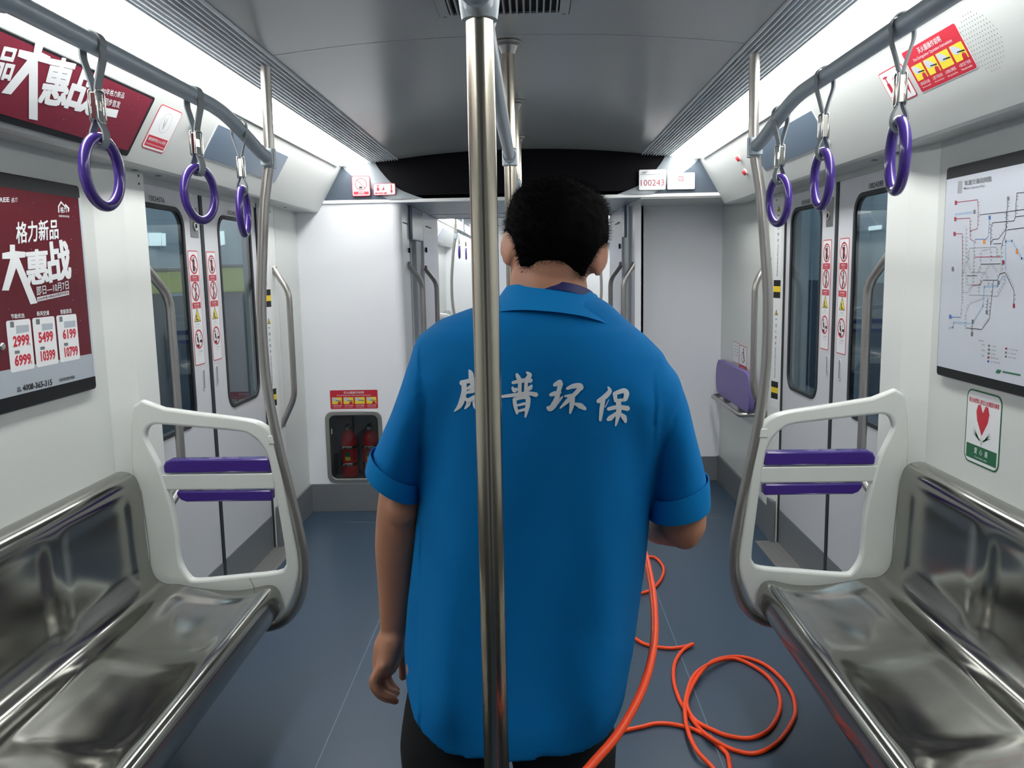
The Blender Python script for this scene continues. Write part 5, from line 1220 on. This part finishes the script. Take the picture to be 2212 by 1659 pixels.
for py, l, r, hb, yc in SHI:
    PL_, PR_ = at(l, py, yc), at(r, py, yc); c = (PL_+PR_)/2; ax = (PR_-PL_)/2; e = 2.5 if py > 700 else 2.1
    ring = []
    for k in range(NU):
        th = 2*PI*k/NU; cx_, sy_ = math.cos(th), math.sin(th)
        u_ = math.copysign(abs(cx_)**(2/e), cx_); v_ = math.copysign(abs(sy_)**(2/e), sy_)
        p = c+ax*u_+Vector((0, hb*v_, 0))
        if py < 710 and sy_ > 0: p.z -= .055*sy_*sm(710, 650, py)
        if py > 1400: # shirt-tail hem: sides end higher than front and back
            p.z += (py-1400)/152*(.058*abs(cx_)**2.6)
        ring.append(bm.verts.new(p))
    rings.append(ring)
for a, b in zip(rings, rings[1:]):
    for k in range(NU): bm.faces.new((a[k], a[(k+1) % NU], b[(k+1) % NU], b[k]))
bm.faces.new(rings[0])
cc_ = bm.verts.new(sum((v.co for v in rings[-1]), Vector())/NU+Vector((0, 0, .03)))
for k in range(NU): bm.faces.new((rings[-1][(k+1) % NU], rings[-1][k], cc_))
def sleeve(L, bm):
    rs_ = []
    for (o_, i_, hb) in L:
        PO, PI_ = at(o_[0], o_[1], 1.42), at(i_[0], i_[1], 1.42); c = (PO+PI_)/2; ax = (PO-PI_)/2
        rs_.append([bm.verts.new(c+ax*math.cos(2*PI*k/32)+Vector((0, hb*math.sin(2*PI*k/32), 0))) for k in range(32)])
    for a, b in zip(rs_, rs_[1:]):
        for k in range(32): bm.faces.new((a[k], a[(k+1) % 32], b[(k+1) % 32], b[k]))
    bm.faces.new(rs_[0]); bm.faces.new(rs_[-1][::-1])
SL = [((945, 722), (1010, 850), .072), ((905, 745), (965, 880), .084), ((885, 780), (940, 915), .088), ((866, 838), (925, 955), .087), ((846, 892), (918, 995), .084), ((822, 945), (912, 1036), .080), ((806, 982), (906, 1056), .077)]
SRR = [((1375, 745), (1330, 870), .072), ((1428, 765), (1385, 900), .084), ((1463, 808), (1402, 945), .088), ((1484, 868), (1408, 985), .087), ((1498, 930), (1410, 1020), .084), ((1514, 990), (1409, 1055), .080), ((1526, 1042), (1407, 1086), .077)]
sleeve(SL, bm); sleeve(SRR, bm)
shirt = voxel('shirt', bm, .0058, 'shirt', man, 10, .5)
armhole = [[at(*p, 1.42) for p in [(890, 745), (915, 800), (932, 840), (925, 900), (913, 970)]], [at(*p, 1.42) for p in [(1478, 832), (1445, 880), (1425, 930), (1415, 990)]]]
for v in shirt.data.vertices:
    p = v.co; q = p-CAM; d = q.dot(FF); px = 1106+FPX*q.dot(RR)/d; py = 829.5-FPX*q.dot(UU)/d
    if p.y < 1.46:
        back = sm(1.44, 1.36, p.y)
        lowm = sm(820, 1250, py)*(1-.8*sm(1500, 1640, py))
        f_ = 0
        f_ += .019*lowm*math.sin((px-60*math.sin(py/300))/44.0)
        f_ += .012*lowm*math.sin((px+ .10*py)/27.0+1.1)*sm(1000, 1400, py)
        # hollow along the spine and shoulder blades
        f_ += .018*math.exp(-((px-1165)/58)**2)*sm(690, 900, py)*(1-.8*sm(1450, 1620, py))
        f_ -= .007*math.exp(-((px-1020)/80)**2-((py-830)/110)**2)+.007*math.exp(-((px-1330)/80)**2-((py-850)/110)**2)
        # diagonal drag lines from the armholes
        f_ += .007*math.sin((px*.75+py*.28)/19)*math.exp(-((px-945)/45)**2)*sm(740, 860, py)*sm(1150, 1000, py)
        f_ += .007*math.sin((px*.75-py*.28)/19)*math.exp(-((px-1395)/50)**2)*sm(790, 880, py)*sm(1250, 1050, py)
        # waist pull
        f_ += .004*noise.noise(Vector((px/70, py/190, 3)))*lowm
        # sleeves: soft drapes
        sl = (1 if px < 905 or px > 1415 else 0); f_ += sl*.005*math.sin((px-1160)/17+py/60)
        p.y += f_*back
for lst in armhole:     # stitched armhole seam pressed into the cloth
    L_ = crom(lst, 8)
    for v in shirt.data.vertices:
        if v.co.y > 1.44: continue
        best = min((math.hypot(v.co.x-a.x, v.co.z-a.z) for a in L_)); 
        if best < .008: v.co.y += .0035*(1-best/.008)
bvh = BVHTree.FromPolygons([v.co for v in shirt.data.vertices], [tuple(p.vertices) for p in shirt.data.polygons])
# cuffs
def cuff(a_o, a_i, b_o, b_i, hb0, hb1, name='sleeve_cuff'):
    mb = MB(); rsx = []
    prof = [(0, .0), (0, .0022), (.35, .003), (.92, .003), (1, .0022), (1, -.002), (.5, -.002)]
    for t, g_ in prof:
        PO = at(*a_o, 1.42).lerp(at(*b_o, 1.42), t); PI_ = at(*a_i, 1.42).lerp(at(*b_i, 1.42), t); hb = hb0+(hb1-hb0)*t
        c = (PO+PI_)/2; ax = (PO-PI_)/2; al = ax.length; ax = ax*((al+g_+.001)/al)
        rsx.append([c+ax*math.cos(2*PI*k/40)+Vector((0, (hb+g_+.001)*math.sin(2*PI*k/40), 0)) for k in range(40)])
    vs = [p for r_ in rsx for p in r_]; fs = [(i*40+k, i*40+(k+1) % 40, (i+1)*40+(k+1) % 40, (i+1)*40+k) for i in range(len(rsx)-1) for k in range(40)]
    return sharp(mesh(name, vs, fs, 'cuff', man), 50)
cuff((806, 972), (907, 1040), (795, 1014), (904, 1079), .078, .076)
cuff((1525, 1026), (1407, 1071), (1528, 1089), (1404, 1118), .078, .075)
# collar: a folded band around the neck
def collar():
    cN = at(1190, 664, 1.425); rr_ = []
    top = at(1190, 617, 1.425); bot = at(1190, 668, 1.42)
    NK = 64; prof = [(0, .068, .058), (.0, .071, .061), (.10, .0745, .064), (.45, .086, .080), (.8, .104, .095), (1.0, .116, .104), (1.0, .113, .101), (.5, .084, .078), (.2, .066, .058)]
    rot = Matrix.Rotation(R_(6.5), 3, 'Y') @ Matrix.Rotation(R_(-12), 3, 'X')
    vs = []
    for t, rx, ry in prof:
        for k in range(NK):
            th = 2*PI*k/NK; s_ = math.sin(th)
            drop = -.050*t-.045*max(0, s_)-(.028*t*max(0, s_)**2)-.016*t*abs(math.cos(th))**3
            vs.append(cN+Vector((0, 0, .014))+rot@Vector((rx*1.10*math.cos(th), ry*s_, drop+.012)))
    n = len(prof); fs = [(i*NK+k, i*NK+(k+1) % NK, ((i+1) % n)*NK+(k+1) % NK, ((i+1) % n)*NK+k) for i in range(n) for k in range(NK)]
    return sharp(mesh('collar', vs, fs, 'cuff', man), 60)
collar()
# lanyard strap at the nape
bm = bmesh.new(); 
vs = []; fs = []; NK = 48; cN = at(1196, 668, 1.418); rot = Matrix.Rotation(R_(6), 3, 'Y') @ Matrix.Rotation(R_(-20), 3, 'X')
for t, r_ in ((.028, .067), (.012, .071), (.012, .069), (.028, .065)):
    for k in range(NK): th = 2*PI*k/NK; vs.append(cN+rot@Vector((r_*math.cos(th)*1.0, r_*math.sin(th)*.95, t-.10*max(0, math.sin(th)))))
fs = [(i*NK+k, i*NK+(k+1) % NK, ((i+1) % 4)*NK+(k+1) % NK, ((i+1) % 4)*NK+k) for i in range(4) for k in range(NK)]
sharp(mesh('lanyard', vs, fs, 'lanyard', man), 60)
# white brush lettering on the back, draped on the cloth
BR = [
 [(265,95,8),(285,130,38),(296,200,46),(305,245,40)], [(185,240,46),(240,222,34),(330,205,40),(430,195,30)], [(212,235,40),(214,330,44),(190,430,46),(158,495,36),(105,548,6)],
 [(250,300,20),(290,278,34),(345,262,30)], [(238,345,16),(300,325,36),(352,305,30)], [(222,402,18),(262,425,36),(332,390,34),(420,365,26)], [(272,425,42),(254,475,34),(220,520,8)], [(322,430,30),(332,480,34),(338,512,22)], [(400,390,30),(440,470,40),(490,500,34),(560,480,14)], [(420,280,30),(500,300,30)],
 [(785,140,20),(800,175,36),(828,215,30)], [(890,120,12),(925,150,38),(900,190,34),(878,215,24)], [(740,235,24),(845,212,34),(940,210,38)], [(820,215,30),(816,345,30)], [(888,215,30),(882,345,28)], [(738,285,18),(760,318,36),(790,300,20)], [(950,262,12),(930,290,36),(895,322,20)], [(625,385,22),(760,368,30),(900,350,30),(1000,366,38)],
 [(760,410,30),(768,480,32),(790,570,22)], [(765,412,28),(860,388,36),(905,402,40),(902,490,38),(878,608,14)], [(790,482,16),(870,462,24)], [(785,548,18),(875,525,24)],
 [(1192,262,26),(1240,235,40),(1262,230,44)], [(1262,240,44),(1240,330,34),(1215,420,42),(1180,490,48)], [(1150,368,26),(1200,352,38),(1260,340,24)], [(1122,505,30),(1150,515,46),(1190,480,46),(1285,385,10)],
 [(1330,300,20),(1400,272,38),(1470,270,46),(1488,300,36)], [(1480,290,36),(1400,375,34),(1330,440,34),(1255,512,10)], [(1305,380,12),(1360,378,30),(1410,370,24)], [(1392,372,36),(1386,470,42),(1364,568,14)], [(1415,462,16),(1475,485,46),(1530,520,26)],
 [(1775,278,8),(1795,325,36),(1745,385,42),(1668,440,34)], [(1722,425,38),(1705,540,34),(1692,645,22)], [(1785,420,6),(1745,500,8)],
 [(1850,350,36),(1860,435,28)], [(1850,352,30),(1945,322,40),(1978,352,44),(1962,420,34)], [(1868,430,24),(1962,420,28)], [(1778,522,28),(1880,500,34),(1995,515,42)], [(1890,440,40),(1892,560,44),(1858,705,10)], [(1880,555,20),(1800,620,42),(1768,640,16)], [(1905,568,16),(1950,610,44),(1968,665,18)]]
vs = []; fs = []
def drape(px, py, off=.0016):
    d = ray(px, py).normalized(); loc, nn_, idx, dist = bvh.ray_cast(CAM, d)
    if loc is None: loc = at(px, py, 1.29)
    return loc-d*off
for si_, st_ in enumerate(BR):
    P_ = crom([(x, y, 0) for x, y, w_ in st_], 6); W_ = []
    m_ = len(st_)
    for i in range(len(P_)): t = i/6; a = min(int(t), m_-2); W_.append(st_[a][2]*(1-(t-a))+st_[a+1][2]*(t-a))
    k0 = len(vs); cnt = 0
    d0 = (P_[1]-P_[0]).normalized(); d1 = (P_[-1]-P_[-2]).normalized()
    sec = [(P_[0]-d0*W_[0]*.45, W_[0]*.35)]+list(zip(P_, W_))+[(P_[-1]+d1*W_[-1]*.45, W_[-1]*.35)]
    for i, (p, w_) in enumerate(sec):
        a = sec[max(i-1, 0)][0]; b = sec[min(i+1, len(sec)-1)][0]; tg = (b-a).normalized(); nn_ = Vector((-tg.y, tg.x, 0))
        for s_ in (-.5, -.17, .17, .5):
            q = p+nn_*w_*s_*1.36; vs.append(drape(960+q.x*.19892, 780+q.y*.19892, .0014+(si_ % 6)*.0002))
        cnt += 1
    for i in range(cnt-1):
        for j in range(3): a = k0+i*4+j; fs.append((a, a+1, a+5, a+4))
o = mesh('back_lettering', vs, fs, 'print', man); o['label'] = 'white brush lettering of four Chinese characters'
# -- trousers and shoes
bm = bmesh.new()
def legc(x, sx):
    caps(bm, [Vector((x-sx*.022, 1.42, .80)), Vector((x, 1.42, .64)), Vector((x, 1.425, .46)), Vector((x, 1.44, .25)), Vector((x+sx*.01, 1.435, .09))], [.088, .098, .082, .072, .066], 24, 5)
legc(-.092, -1); legc(.108, 1)
ellip(bm, (.008, 1.42, .78), (.155, .112, .12))
voxel('trousers', bm, .008, 'trouser', man, 4)
for sx in (-1, 1):
    x = .008+sx*.108; bm = bmesh.new()
    caps(bm, [Vector((x, 1.40, .055)), Vector((x+sx*.01, 1.50, .048)), Vector((x+sx*.025, 1.60, .040))], [.046, .046, .036], 20, 5)
    for v in bm.verts: v.co.z = max(v.co.z, .022)
    sh = from_bm('shoe', bm, 'shoe', man, True)
    so = Pl((0, 0, 0), (1, 0, 0), (0, 1, 0)); pts = [(x-.046, 1.375), (x-.03, 1.355), (x+.03, 1.355), (x+.046, 1.375), (x+.05+sx*.012, 1.52), (x+.04+sx*.025, 1.60), (x+sx*.028, 1.64), (x-.04+sx*.025, 1.60), (x-.05+sx*.012, 1.50)]
    so.slab('sole', [pts], 'white', sh, .001, .024, .004)
